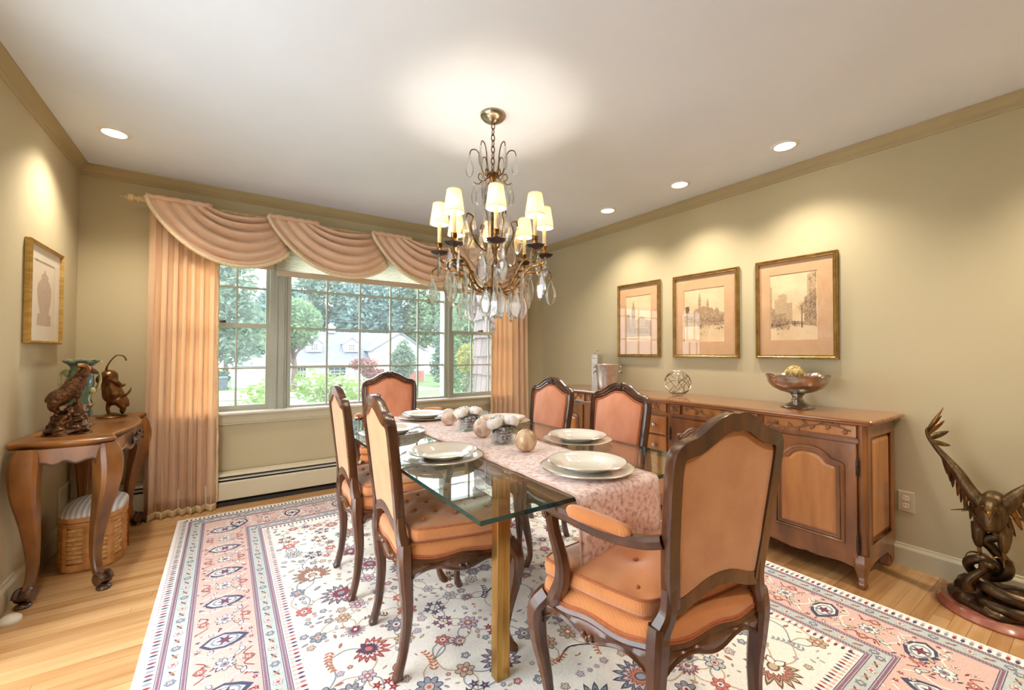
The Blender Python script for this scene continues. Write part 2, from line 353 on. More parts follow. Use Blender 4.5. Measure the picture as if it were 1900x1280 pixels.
for x in (-.44, 1.12, 2.70):
    G().box(x-.008, x+.008, .0, .128, -.008, .008).box(x-.018, x+.018, .118, .13, -.04, .04).sweep([(x, .02*cos(a), .02*sin(a)) for a in [k*pi/6-pi for k in range(7)]], .006, 6).ob('bracket', 'rod_paint', rod)
nodes = [-.462, .262, 1.062, 1.862, 2.67]
for i in range(4):
    x0, x1 = nodes[i], nodes[i+1]; last = i == 3
    lab = ['peach swag nearest the left curtain, first along the rod', 'peach swag second from the left, over the wide middle window', 'peach swag third from the left, just left of the chandelier', 'peach swag at the right end of the rod behind the chandelier'][i]
    t = thing('valance_swag', lab, 'valance', (x0, YR, ZR), 0, 'swags on the curtain rod'); w = x1-x0; rg = random.Random(20+i)
    def f(u, v, w=w, last=last):          # v: 0 top fold, 1 hem
        lx = .36*(1-v)**1.1; lz = .018
        rx = w+.002+(.15*v if not last else -.02*v); rz_ = .012-.25*v**1.05 if not last else .012-.2*v
        sag = .05+.275*v**1.0
        s = u; x = lx+(rx-lx)*s; z = lz+(rz_-lz)*s - sag*(4*s*(1-s))**.8*(1-.12*v)*(1.12-.25*s)
        ncy = 6.0; ph = ncy*(v**.85)+.25*sin(5*v+s*1.3); fr = ph-math.floor(ph); rip = abs(sin(pi*fr**1.5))**.8
        env = (sin(pi*min(max(s, .02), .98)))**.6
        yy = -.019-(.085-.045*v)*rip*env-.022*env*v - (.014 if s < .12 else .014*max(0, 1-(s-.12)/.2)) + .018*max(0, (s-.8)/.2)
        z += .016*(rip-.5)*env
        return (x, yy, z)
    G().grid(40, 96, lambda u, v: f(u, v)).ob('drape', 'peach_swag', t, ang=180, solid=.004)
    hem = [f(k/60, 1.0) for k in range(61)]
    bandp = [(-.2, -1), (.2, -1), (.35, 0), (.2, 1), (-.2, 1)]
    G().sweep([(p[0], p[1]-.004, p[2]-.004) for p in hem], .013, prof=[(.8, -1), (1, 0), (.8, 1), (-.8, 1), (-1, 0), (-.8, -1)], up=(0, 0, 1)).ob('braid_trim', 'gold_braid', t, ang=180)
    G().sweep([f(0, k/20) for k in range(21)], .017, 8).ob('rod_wrap', 'peach_swag', t, ang=180)
for i, (a, b, zb, lab) in enumerate(((-.36, wx(.318), 1.838, 'cream cellular shade raised above the left sash window'), (wx(.33), wx(1.86), 1.795, 'wide cream cellular shade raised above the middle window'), (wx(1.885), 2.64, 1.79, 'cream cellular shade raised above the right sash window behind the chandelier'))):
    t = thing('cellular_shade', lab, 'window shade', ((a+b)/2, 3.893, zb), 0, 'raised cellular shades'); hw = (b-a)/2-.004; n = 22; top = 2.10-zb
    G().grid(1, n*2, lambda u, v: (-hw+2*hw*u, (.006 if int(round(v*n*2)) % 2 else -.006), .045+v*(top-.045))).ob('pleats', 'shade_cell', t, smooth=False, solid=.002)
    G().box(-hw, hw, -.012, .012, 0, .048, bev=.004).ob('bottom_rail', 'shade_rail', t, smooth=False)
    G().box(-hw, hw, -.014, .014, top-.001, top+.02).ob('head_rail', 'shade_rail', t, smooth=False)
# ---------------------------------------------------------------- recessed ceiling lights
P('lamp_trim', (236, 234, 228), .4, rgb2=(230, 228, 222), scale=(5, 5, 5))
P('lamp_lens', (255, 250, 240), .4, emit=(255, 244, 224), es=9)
def can(x, y, lab, power=30):
    t = thing('recessed_light', lab, 'ceiling light', (x, y, ZC), 0, 'recessed ceiling lights')
    G().lathe([(.052, -.001), (.055, -.007), (.068, -.007), (.076, -.003), (.078, -.001), (.078, .0)], 32).ob('trim_ring', 'lamp_trim', t)
    G().lathe([(0.0005, -.006), (.03, -.006), (.053, -.004), (.053, -.001)], 32).ob('lens', 'lamp_lens', t)
    lamp('downlight', 'SPOT', (0, 0, -.03), power, WARM, t, spot_size=math.radians(122), spot_blend=.85, shadow_soft_size=.045)
can(-.543, 3.257, 'round recessed downlight over the framed print on the left wall', 28)
can(2.767, 1.143, 'round recessed downlight nearest the camera along the right wall', 25)
can(2.767, 1.852, 'round recessed downlight in the middle of the right wall row', 25)
can(2.755, 2.551, 'round recessed downlight nearest the window along the right wall', 25)
can(2.767, -.27, 'added recessed fill downlight by the right wall, behind the camera', 46)  # lamp added out of view to brighten the near right side
can(-.543, 1.9, 'round recessed downlight along the left wall, beyond the frame', 18)
can(1.1, -.6, 'added recessed fill downlight in the ceiling behind the camera', 34)  # added fill lamp, unseen, lifts the general room light
# ---------------------------------------------------------------- chandelier
P('aged_brass', (150, 112, 66), .38, 1, rgb2=(98, 70, 40), scale=(40, 40, 40), bump=.1)
P('antique_nickel', (176, 164, 146), .28, 1, rgb2=(150, 138, 120), scale=(30, 30, 30))
P('dark_bronze_pan', (94, 80, 76), .35, .8, rgb2=(70, 58, 54), scale=(30, 30, 30))
P('candle_wax', (240, 222, 182), .5, rgb2=(232, 210, 166), scale=(30, 30, 10))
m, t_, b_ = _newmat('bulb_glow'); t_.nodes.remove(b_); em = t_.nodes.new('ShaderNodeEmission'); em.inputs[0].default_value = (1, .75, .42, 1); em.inputs[1].default_value = 8
tb = t_.nodes.new('ShaderNodeBsdfTransparent'); ad = t_.nodes.new('ShaderNodeAddShader'); t_.links.new(em.outputs[0], ad.inputs[0]); t_.links.new(tb.outputs[0], ad.inputs[1]); t_.links.new(ad.outputs[0], t_.nodes['Material Output'].inputs[0])
cloth('pleated_shade', (254, 247, 228), (250, 238, 208), .38, scale=(60, 60, 5), bump=.1)
m, t_, b_ = _newmat('crystal'); N_ = t_.nodes.new; L_ = t_.links.new; t_.nodes.remove(b_)
gb = N_('ShaderNodeBsdfGlass'); gb.inputs['IOR'].default_value = 1.45; gb.inputs['Color'].default_value = (1, 1, 1, 1); tb = N_('ShaderNodeBsdfTransparent'); gs = N_('ShaderNodeBsdfGlossy'); gs.inputs['Roughness'].default_value = .02
lw = N_('ShaderNodeLayerWeight'); lw.inputs[0].default_value = .35; m1 = N_('ShaderNodeMixShader'); m1.inputs[0].default_value = .55; m2 = N_('ShaderNodeMixShader')
L_(gb.outputs[0], m1.inputs[1]); L_(tb.outputs[0], m1.inputs[2]); L_(lw.outputs['Facing'], m2.inputs[0]); L_(m1.outputs[0], m2.inputs[1]); L_(gs.outputs[0], m2.inputs[2]); L_(m2.outputs[0], t_.nodes['Material Output'].inputs[0])
CX, CY = 1.149, 1.866
ch = thing('chandelier', 'brass and crystal chandelier with eight pleated cream candle shades', 'chandelier', (CX, CY, 0))
G().lathe([(0, 2.384), (.02, 2.386), (.03, 2.392), (.052, 2.402), (.066, 2.416), (.068, 2.424), (.066, 2.43)], 32).ob('canopy', 'antique_nickel', ch)
zc = 2.388
def torus_link(z0, h, w, turn, par):
    pts = [(w*cos(a)*(1 if abs(cos(a)) < .99 else 1), 0, h/2*sin(a)) for a in [2*pi*k/16 for k in range(16)]]
    o = G().sweep(pts, .0028, 6, closed=True).ob('chain_link', 'aged_brass', par); o.location = (0, 0, z0-h/2); o.rotation_euler = (0, 0, turn)
for k in range(9): torus_link(zc-k*.031, .038, .0095, (k % 2)*pi/2, ch)
# central stem
G().lathe([(0, 2.13), (.012, 2.13), (.018, 2.122), (.03, 2.115), (.03, 2.10), (.02, 2.094), (.012, 2.085), (.008, 2.05), (.008, 1.72), (.02, 1.70), (.034, 1.66), (.03, 1.62), (.018, 1.60), (.014, 1.56), (.03, 1.545), (.046, 1.535), (.046, 1.515), (.03, 1.50), (.012, 1.485), (0.0005, 1.475)], 20).ob('stem', 'aged_brass', ch)
G().lathe([(.001, 1.995), (.03, 2.0), (.05, 1.99), (.042, 1.94), (.026, 1.86), (.022, 1.78), (.03, 1.72), (.02, 1.70), (.001, 1.70)], 10).ob('crystal_column', 'crystal', ch, smooth=False)
G().lathe([(.001, 1.475), (.03, 1.465), (.045, 1.445), (.04, 1.42), (.02, 1.395), (.001, 1.388)], 10).ob('crystal_ball', 'crystal', ch, smooth=False)
# crystal shapes
def pendalogue(s=1.0, wide=.022):
    g = G(); out = [(.15, 0), (.35, -.12), (.55, -.22), (.95, -.45), (1.0, -.62), (.8, -.78), (.55, -.9), (0.02, -1.0)]; h = .118*s
    rings = []
    for k, (r, z) in enumerate(out):
        a = wide*s*r; b = .0075*s*(.4+r*.6)*(1.0 if k < 7 else .3)
        rings.append([(a, 0, z*h), (a*.55, b, z*h), (-a*.55, b, z*h), (-a, 0, z*h), (-a*.55, -b, z*h), (a*.55, -b, z*h)])
    g.loft(rings); return g
PEN = [pendalogue(1.05, .026), pendalogue(.92, .032), pendalogue(1.1, .0175)]
crysm = []
for k, gp in enumerate(PEN):
    me = gp.ob('crystal_drop', 'crystal', ch, smooth=False); crysm.append(me)
bead = G().sph((0, 0, 0), .008, 8, 6).ob('crystal_bead', 'crystal', ch, smooth=False)
first = {0: True, 1: True, 2: True, 'b': True}
def hang(kind, x, y, z, rz, par=None, sc=1.0):
    for key, src, zz in (('b', bead, z), (kind, crysm[kind], z-.009)):
        if first[key]: o = src; first[key] = False
        else: o = src.copy(); COL.objects.link(o)
        o.location = (x, y, zz); o.rotation_euler = (0, 0, rz); o.scale = (sc, sc, sc)
        if par: o.parent = par
# crown scrolls at the top
for k in range(6):
    a = 2*pi*k/6+.5; c, s = cos(a), sin(a)
    pts = cr([(.022, 2.10), (.05, 2.12), (.062, 2.16), (.066, 2.2), (.085, 2.238), (.112, 2.24), (.122, 2.215)], 5)
    g = G().sweep([(r*c, r*s, z) for r, z in pts], [.0042-.0015*i/len(pts) for i in range(len(pts))], 6)
    pts = cr([(.025, 2.10), (.05, 2.075), (.075, 2.09), (.07, 2.115), (.055, 2.11)], 4); g.sweep([(r*c, r*s, z) for r, z in pts], .003, 6)
    pts = cr([(.05, 2.085), (.075, 2.06), (.1, 2.07)], 4); g.sweep([(r*c, r*s, z) for r, z in pts], .0025, 6)
    g.ob('crown_scroll', 'aged_brass', ch)
    hang(k % 2, .122*c, .122*s, 2.205, a, ch, .85); hang(2, .098*c, .098*s, 2.06, a, ch, .8); hang(1, .066*c, .066*s, 2.05, a, ch, .95)
# eight arms with candle, shade, pan and drops
RA = .275; phi0 = math.radians(-84)-math.radians(34.345)
for k in range(8):
    a = phi0+k*pi/4; c, s = cos(a), sin(a); px, py = RA*c, RA*s
    arm = G(); pts = cr([(.03, 1.53), (.07, 1.50), (.12, 1.52), (.16, 1.575), (.2, 1.625), (.245, 1.64), (.272, 1.655), (RA, 1.68)], 6)
    arm.sweep([(r*c, r*s, z) for r, z in pts], .0062, 7)
    pts = cr([(.17, 1.59), (.2, 1.60), (.235, 1.60), (.27, 1.615), (.305, 1.60), (.312, 1.575), (.298, 1.562)], 5); arm.sweep([(r*c, r*s, z) for r, z in pts], .0045, 6)
    pts = cr([(.12, 1.52), (.15, 1.525), (.17, 1.55), (.16, 1.58), (.14, 1.575)], 5); arm.sweep([(r*c, r*s, z) for r, z in pts], .0035, 6)
    pts = cr([(.09, 1.505), (.12, 1.49), (.15, 1.50), (.155, 1.525)], 5); arm.sweep([(r*c, r*s, z) for r, z in pts], .0035, 6)
    ao = arm.ob('arm', 'aged_brass', ch)
    wob = lambda t, i: .1*cos(6*t) if i in (2, 3, 4) else 0
    G().lathe([(.004, 1.676), (.018, 1.678), (.036, 1.684), (.046, 1.694), (.045, 1.696), (.034, 1.689), (.006, 1.686)], 24, (px, py, 0), wob).ob('drip_pan', 'dark_bronze_pan', ao)
    G().lathe([(.006, 1.686), (.013, 1.69), (.016, 1.70), (.013, 1.71), (.0115, 1.716), (.015, 1.722), (.016, 1.74), (.0125, 1.744)], 14, (px, py, 0)).ob('candle_cup', 'aged_brass', ao)
    G().lathe([(.010, 1.742), (.010, 1.845), (.004, 1.85)], 12, (px, py, 0)).ob('candle', 'candle_wax', ao)
    G().lathe([(.003, 1.85), (.009, 1.862), (.011, 1.878), (.007, 1.90), (.001, 1.915)], 10, (px, py, 0)).ob('bulb', 'bulb_glow', ao)
    sh = G().lathe([(.047, 1.838), (.0485, 1.84), (.033, 1.945), (.032, 1.948)], 40, (px, py, 0), lambda t, i: .012*cos(20*t)).ob('candle_shade', 'pleated_shade', ch, ang=180, solid=.0012)
    g = G()
    for zz, rr in ((1.84, .0492), (1.945, .0338)): g.sweep([(px+rr*cos(2*pi*j/28), py+rr*sin(2*pi*j/28), zz) for j in range(28)], .0018, 5, closed=True)
    g.ob('shade_binding', 'gold_braid', sh)
    lamp('candle_light', 'POINT', (px, py, 1.882), 1.4, (1, .88, .72), ao, shadow_soft_size=.012)
    tx, ty = -s, c
    hang(0, .31*c, .31*s, 1.568, a, ch, 1.1); hang(2, px+.03*tx, py+.03*ty, 1.672, a+1, ch, .9)
    hang(1, px-.03*tx, py-.03*ty, 1.672, a+2, ch, .85); hang(0, .155*c, .155*s, 1.50, a+.4, ch, 1.2); hang(2, .2*c, .2*s, 1.59, a, ch, 1.1)
    a2 = a+pi/8; c2, s2 = cos(a2), sin(a2)
    hang(1, .10*c2, .10*s2, 1.50, a2+pi/2, ch, 1.15); hang(0, .06*c2, .06*s2, 1.70, a2, ch, 1.2); hang(2, .05*c2, .05*s2, 1.49, a2, ch, 1.0)
    if k % 2 == 0:     # upright inner spires with little scrolls
        pts = cr([(.03, 1.70), (.07, 1.72), (.11, 1.77), (.125, 1.83), (.11, 1.87), (.14, 1.885), (.15, 1.86)], 5)
        G().sweep([(r*c2, r*s2, z) for r, z in pts], .004, 6).ob('inner_scroll', 'aged_brass', ch)
        hang(0, .15*c2, .15*s2, 1.853, a2, ch, 1.1); hang(1, .11*c2, .11*s2, 1.765, a2, ch, 1.1)
        G().lathe([(.001, .14), (.008, .06), (.013, .02), (.006, 0)], 6, (.105*c2, .105*s2, 1.79)).ob('crystal_spire', 'crystal', ch, smooth=False)
hang(0, 0, 0, 1.392, .3, ch, 1.0)
# ---------------------------------------------------------------- dining table
P('brushed_brass', (206, 164, 96), .3, 1, rgb2=(176, 132, 66), scale=(60, 60, 3), lo=.4, hi=.6)
TX0, TX1, TY0, TY1, TH = .55, 1.615, .946, 2.775, .74
tb_ = thing('dining_table', 'rectangular glass dining table on square brass legs', 'table', (0, 0, 0))
g = G(); th = .0135
g.add([(TX0, TY0, TH), (TX1, TY0, TH), (TX1, TY1, TH), (TX0, TY1, TH)], [(0, 1, 2, 3)], 0); g.add([(TX0, TY0, TH-th), (TX1, TY0, TH-th), (TX1, TY1, TH-th), (TX0, TY1, TH-th)], [(3, 2, 1, 0)], 0)
g.add([(TX0, TY0, TH), (TX1, TY0, TH), (TX1, TY1, TH), (TX0, TY1, TH), (TX0, TY0, TH-th), (TX1, TY0, TH-th), (TX1, TY1, TH-th), (TX0, TY1, TH-th)], [(0, 4, 5, 1), (1, 5, 6, 2), (2, 6, 7, 3), (3, 7, 4, 0)], 1)
g.ob('glass_top', ['table_glass', 'glass_edge'], tb_, smooth=False)
for x in (.832, 1.333):
    for y in (1.284, 2.437):
        lg = G().box(x-.027, x+.027, y-.02, y+.02, .0122, TH-th-.004, bev=.0015).ob('leg', 'brushed_brass', tb_, smooth=False)
        G().lathe([(.016, TH-th-.004), (.016, TH-th)], 14, (x, y, 0)).ob('glass_pad', 'dark_slot', lg)
# ---------------------------------------------------------------- runner
P('runner_velvet', (238, 216, 208), .75, rgb2=(186, 128, 112), scale=(60, 60, 60), detail=12, lo=.46, hi=.70, sheen=.5, bump=.25, bscale=(90, 90, 90))
P('runner_hem', (214, 184, 168), .8, rgb2=(198, 160, 142), scale=(60, 60, 60), sheen=.3)
RX0, RX1 = .882, 1.268
rn = thing('table_runner', 'dusty rose patterned velvet runner draped along the glass table', 'runner', (0, 0, 0)); rr = random.Random(4)
prof = [(TY0-.012, .53)]+[(TY0-.012, .53+.175*k/8) for k in range(1, 9)]+[(TY0-.010, .722), (TY0-.004, .738), (TY0+.012, .7435)]+[(TY0+.012+(TY1-TY0-.024)*k/24, .7435) for k in range(1, 24)]+[(TY1-.012, .7435), (TY1+.004, .738), (TY1+.01, .722)]+[(TY1+.012, .705-.175*k/6) for k in range(0, 7)]
def rf(u, v):
    k = v*(len(prof)-1); i = int(min(k, len(prof)-2)); t = k-i; y, z = prof[i][0]*(1-t)+prof[i+1][0]*t, prof[i][1]*(1-t)+prof[i+1][1]*t
    hang_ = max(0, (.735-z)/.2)
    return (RX0+(RX1-RX0)*u, y-(.010*sin(5*u+1)+.006)*hang_*(1 if y < 1.5 else -1), z+.0012*sin(37*y+9*u)*(z > .743)+.0006)
G().grid(12, len(prof)-1, rf).ob('cloth', 'runner_velvet', rn, ang=180, solid=.003)
g = G()
for u in (0, 1): g.sweep([rf(u, k/60) for k in range(61)], .0035, 5)
g.ob('side_hem', 'runner_hem', rn)
# ---------------------------------------------------------------- plates
P('charger_glaze', (238, 232, 218), .16, rgb2=(232, 226, 210), scale=(6, 6, 6), coat=.5)
P('plate_glaze', (244, 240, 230), .12, rgb2=(240, 234, 222), scale=(6, 6, 6), coat=.6)
P('silver_rim', (200, 196, 186), .2, 1)
ch_ = thing('charger_plate', '', 'plate', (0, 0, 0), 0, 'charger plates on the table')
G().lathe([(.0005, .004), (.07, .004), (.105, .005), (.125, .009), (.168, .0165), (.17, .018), (.168, .0192), (.125, .0125), (.106, .0085), (.07, .0075), (.0005, .0075)], 64).ob('dish', 'charger_glaze', ch_)
G().lathe([(.1665, .0188), (.1705, .0175), (.1705, .0186), (.1668, .02)], 64).ob('rim_band', 'silver_rim', ch_)
G().lathe([(.075, .004), (.074, 0), (.08, 0), (.081, .005)], 40).ob('foot_ring', 'charger_glaze', ch_)
pl_ = thing('dinner_plate', '', 'plate', (0, 0, 0), 0, 'deep dinner plates on the chargers')
G().lathe([(.0005, .003), (.07, .003), (.085, .006), (.098, .017), (.112, .023), (.141, .028), (.143, .0295), (.141, .031), (.112, .0262), (.096, .020), (.083, .010), (.07, .0066), (.0005, .0062)], 64).ob('dish', 'plate_glaze', pl_)
G().lathe([(.1395, .0305), (.1435, .0288), (.1436, .0298), (.14, .0318)], 64).ob('rim_band', 'silver_rim', pl_)
G().lathe([(.06, .003), (.058, 0), (.064, 0), (.066, .004)], 40).ob('foot_ring', 'plate_glaze', pl_)
sets = [((1.098, 1.118), 'on the runner at the near end, before the armchair'), ((.742, 1.59), 'on bare glass before the nearest left hand chair'), ((.742, 2.215), 'on bare glass before the left hand chair by the window'),
        ((1.075, 2.58), 'on the runner at the window end of the table'), ((1.437, 2.2), 'on bare glass before the right hand chair by the window'), ((1.437, 1.53), 'on bare glass before the nearer right hand chair')]
for i, ((x, y), w) in enumerate(sets):
    z = .7465 if .7 < abs(x-.2) < 1.0 and RX0-.05 < x < RX1 else TH
    place(ch_, i, (x, y, z), 0, 'wide cream charger plate '+w); place(pl_, i, (x, y, z+.0078), 0, 'deep cream dinner plate '+w)
# ---------------------------------------------------------------- flower cubes and stone balls
thin_glass('vase_glass', (240, 246, 244), 1.0)
P('pebble_mix', (248, 230, 236), .25, rgb2=(222, 192, 204), scale=(60, 60, 60), coat=.3)
P('petal_white', (250, 246, 240), .6, rgb2=(244, 236, 226), scale=(30, 30, 30), sheen=.2)
P('leaf_green', (70, 92, 44), .5, rgb2=(48, 68, 30), scale=(50, 50, 50))
RZ = .7462
pebs = [G().sph((0, 0, 0), (.0105, .009, .007), 7, 5).ob('pebble', 'pebble_mix')]
def rose(lab, loc, tilt, seed, r=.038):
    t = thing('white_rose', lab, 'flower', loc, 0, 'white roses in the glass cubes'); t.rotation_euler = tilt; q = random.Random(seed)
    for ring, (n, rad, lo_, hi_) in enumerate(((6, 1.0, 2.3, 1.15), (5, .93, 2.0, .8), (5, .82, 1.7, .55), (4, .66, 1.5, .35), (3, .45, 1.3, .2))):
        for k in range(n):
            a = 2*pi*k/n+ring*.7+q.uniform(-.2, .2); off = q.uniform(-.03, .03)
            def f(u, v, a=a, rad=rad, n=n, off=off, lo_=lo_, hi_=hi_):
                th = lo_+(hi_-lo_)*v-.12*abs(2*u-1)**2*v*-1; w = (u-.5)*3.4*pi/n*(.55+.45*sin(pi*min(1, .15+.75*v))); R = r*rad*(1+.10*max(0, v-.75)*4*(1 if rad > .6 else 0)*.5+.02*sin(7*u+a)+.05*(u-.5))
                return (R*sin(th)*cos(a+w), R*sin(th)*sin(a+w), R*cos(th)*.86+r*(.62+off)+.002*sin(9*u+a)*v)
            G().grid(6, 6, f).ob('petal', 'petal_white', t, ang=180, solid=.0012)
    G().sweep([(0, 0, .004), (.002, .001, -.03), (.0, .003, -.06)], .0022, 6).ob('stem', 'leaf_green', t)
    for k in range(3):
        a = k*2.1+seed
        G().grid(3, 5, lambda u, v: ((.008+.034*v)*cos(a)+(u-.5)*.02*sin(pi*v)*-sin(a), (.008+.034*v)*sin(a)+(u-.5)*.02*sin(pi*v)*cos(a), -.004-.012*v*v+.004*abs(u-.5))).ob('leaf', 'leaf_green', t, solid=.001)
def cube_vase(x, y, lab, nm, seed):
    t = thing('glass_cube_vase', lab, 'vase', (x, y, RZ), math.radians(4), 'glass cube vases on the runner'); h = .04; H = .082
    o = G(); ring = lambda a, z: [(-a, -a, z), (a, -a, z), (a, a, z), (-a, a, z)]
    o.loft([ring(h, 0), ring(h, H), ring(h-.004, H), ring(h-.004, .008)]); o.ob('glass_box', 'vase_glass', t, smooth=False)
    q = random.Random(seed); n = 0
    for L in range(5):
        for i in range(4):
            for j in range(4):
                px, py = -.026+.0173*i+q.uniform(-.003, .003), -.026+.0173*j+q.uniform(-.003, .003)
                if L < 4 or q.random() < .4:
                    if n == 0 and pebs[0].parent is None: c = pebs[0]
                    else: c = pebs[0].copy(); COL.objects.link(c)
                    c.parent = t; c.location = (px, py, .0155+L*.0135+q.uniform(-.001, .001)); c.rotation_euler = (q.uniform(-.5, .5), q.uniform(-.5, .5), q.uniform(0, 3)); n += 1
    for k, (dx, dy, dz) in enumerate(((-.034, .006, .078), (.036, -.012, .08), (.006, .044, .076))):
        rose(['white rose leaning left out of ', 'white rose leaning right out of ', 'white rose at the back of '][k]+nm, (x+dx, y+dy, RZ+dz), (dy*-9, dx*9, k), seed*5+k, .038)
cube_vase(1.115, 2.06, 'glass cube of pebbles and white roses nearer the window', 'the glass cube nearer the window', 1)
cube_vase(1.092, 1.675, 'glass cube of pebbles and white roses nearer the camera', 'the glass cube nearer the camera', 2)
P('onyx_a', (222, 190, 150), .18, rgb2=(176, 138, 96), scale=(26, 26, 6), lo=.4, hi=.62, coat=.5)
P('onyx_b', (226, 200, 178), .2, rgb2=(160, 118, 88), scale=(14, 30, 14), lo=.42, hi=.6, coat=.5)
P('onyx_c', (230, 212, 196), .2, rgb2=(196, 160, 134), scale=(12, 12, 26), lo=.42, hi=.62, coat=.5)
for x, y, m, lab in ((1.086, 1.48, 'onyx_a', 'tan vertically banded stone ball nearest the camera on the runner'), (1.085, 1.85, 'onyx_b', 'brown swirled stone ball between the two flower cubes'), (1.10, 2.27, 'onyx_c', 'pale beige stone ball beside the farther flower cube')):
    o = tag(G().sph((0, 0, 0), .049, 32, 20, f=lambda p: 1 if p.z > -.97 else .985).ob('stone_ball', m), lab, 'decorative ball', 'stone balls on the runner'); o.location = (x, y, RZ+.048)
# ---------------------------------------------------------------- dining chairs
P('walnut_frame', (102, 60, 34), .26, rgb2=(66, 36, 20), scale=(14, 14, 3), coat=.45, bump=.05)
P('walnut_dark', (84, 50, 32), .35, rgb2=(58, 33, 20), scale=(20, 20, 20), coat=.3)
P('peach_rib', (212, 136, 76), .85, rgb2=(200, 124, 64), scale=(9, 9, 9), wave=('X', 55), bump=.25, wavemix=.05, sheen=.6, dist=.0015)
P('peach_rib_back', (212, 154, 106), .85, rgb2=(198, 138, 90), scale=(9, 9, 9), wave=('Z', 90), bump=.25, wavemix=.06, sheen=.35, dist=.0015)
P('peach_rib_front', (228, 156, 120), .85, rgb2=(212, 134, 94), scale=(9, 9, 4), wave=('X', 60), bump=.25, wavemix=.06, sheen=.6, dist=.0015)
P('peach_piping', (180, 100, 48), .85, rgb2=(166, 88, 40), scale=(60, 60, 60), sheen=.3)
def resample(pts, n):
    d = [0]
    for a, b in zip(pts, pts[1:]): d.append(d[-1]+(V(b)-V(a)).length)
    out = []; j = 0
    for k in range(n):
        s = d[-1]*k/(n-1)
        while j < len(pts)-2 and d[j+1] < s: j += 1
        t = (s-d[j])/max(1e-9, d[j+1]-d[j]); out.append(tuple(V(pts[j])*(1-t)+V(pts[j+1])*t))
    return out
def make_chair(name, label, group, arm):
    fw, rw, yf, yb = (.332, .208, .15, -.21) if arm else (.262, .192, .218, -.2)
    bw = 1.04 if arm else .97                                     # width factor of the back
    t = thing(name, label, 'chair', (0, 0, 0), 0, group)
    cor = [(-fw, yf), (fw, yf), (rw, yb), (-rw, yb)]; bow = [(0, .05 if arm else .025), (.014, .0), (0, -.008), (-.014, 0)]
    # seat rails, each with a moulded serpentine lower edge
    for e, nm in enumerate(('front_rail', 'side_rail', 'back_rail', 'side_rail')):
        a, b = cor[e], cor[(e+1) % 4]; n = 22; rings = []
        tx, ty = b[0]-a[0], b[1]-a[1]; L = math.hypot(tx, ty); nx, ny = -ty/L, tx/L
        if nx*(a[0]+b[0])+ny*(a[1]+b[1]-.05) < 0: nx, ny = -nx, -ny
        for k in range(n+1):
            s = k/n; x, y = a[0]+tx*s+bow[e][0]*sin(pi*s), a[1]+ty*s+bow[e][1]*sin(pi*s); x += bow[e][0]*0
            zb = .364-.012*cos(4*pi*s)-.022*(math.exp(-(s/.07)**2)+math.exp(-((1-s)/.07)**2)); zt = .418+.006*cos(4*pi*s)
            rings.append([(x+nx*o, y+ny*o, z) for o, z in ((-.024, zt), (.002, zt), (.007, zt-.01), (.003, zt-.017), (.009, (zt+zb)/2), (.004, zb+.012), (.009, zb+.006), (.003, zb), (-.024, zb))])
        r = G().loft(rings).ob(nm, 'walnut_frame', t)
        if e in (0, 1, 3):
            mx_, my_ = (a[0]+b[0])/2+bow[e][0]+nx*.008, (a[1]+b[1])/2+bow[e][1]+ny*.008
            g = G()
            for q in (-1, 1): g.sph((mx_+tx/L*.012*q, my_+ty/L*.012*q, .375), (.009, .009, .012), 8, 6)
            g.sph((mx_, my_, .365), (.007, .007, .011), 8, 6); g.ob('carved_shell', 'walnut_frame', r)
    sq = [(1, .55), (.55, 1), (-.55, 1), (-1, .55), (-1, -.55), (-.55, -1), (.55, -1), (1, -.55)]
    for sx_ in (-1, 1):
        p = cr([(sx_*(fw-.02), yf-.02, .42, .027), (sx_*(fw+.006), yf+.006, .365, .0285), (sx_*(fw+.004), yf+.004, .28, .0235), (sx_*(fw-.014), yf-.014, .165, .0168), (sx_*(fw-.022), yf-.022, .07, .0125), (sx_*(fw-.012), yf-.012, .024, .0155), (sx_*(fw-.0), yf-.0, .004, .016), (sx_*(fw-.0), yf-.0, 0, .013)], 5)
        G().sweep(p, [q[3] for q in p], prof=sq, up=(1, .15, 0)).ob('leg', 'walnut_frame', t)
        p = cr([(sx_*(rw-.006), yb+.002, .475, .022), (sx_*(rw-.002), yb+.002, .42, .0255), (sx_*(rw-.002), yb+.006, .345, .023), (sx_*(rw-.006), yb+.014, .22, .0185), (sx_*(rw-.01), yb+.004, .10, .0155), (sx_*(rw-.01), yb-.012, .03, .0155), (sx_*(rw-.01), yb-.02, .006, .0165), (sx_*(rw-.01), yb-.02, 0, .014)], 5)
        G().sweep(p, [q[3] for q in p], prof=sq, up=(1, .05, 0)).ob('leg', 'walnut_frame', t)
    # upholstered seat base and loose tufted cushion
    base = []
    for e in range(4):
        a, b = cor[e], cor[(e+1) % 4]
        for k in range(18):
            s = k/18; base.append((a[0]+(b[0]-a[0])*s+bow[e][0]*sin(pi*s), a[1]+(b[1]-a[1])*s+bow[e][1]*sin(pi*s)))
    cx_, cy_ = 0, (yf+yb)/2
    def rnd(pt, ins):                                             # rounded inset outline
        x, y = pt[0], pt[1]-cy_; hx = rw+(fw-rw)*((pt[1]-yb)/(yf-yb)); hy = (yf-yb)/2
        ex, ey = abs(x)/hx, abs(y)/hy; k = max(0, min(ex, ey)-.86)/.14; q = 1-.035*k*k
        d = math.hypot(x, y); return (x*q*(1-ins/d), cy_+y*q*(1-ins/d))
    wav = lambda k: .006*cos(4*pi*((k % 18)/18))
    rings = []
    for ins, z, wv in ((.012, .410, 1), (.004, .416, 1), (.0, .434, .6), (.003, .453, .3), (.014, .471, 0), (.05, .475, 0)): rings.append([rnd(p_, ins)+(z+wv*wav(k),) for k, p_ in enumerate(base)])
    G().loft(rings).ob('seat_base', 'peach_rib', t, ang=180)
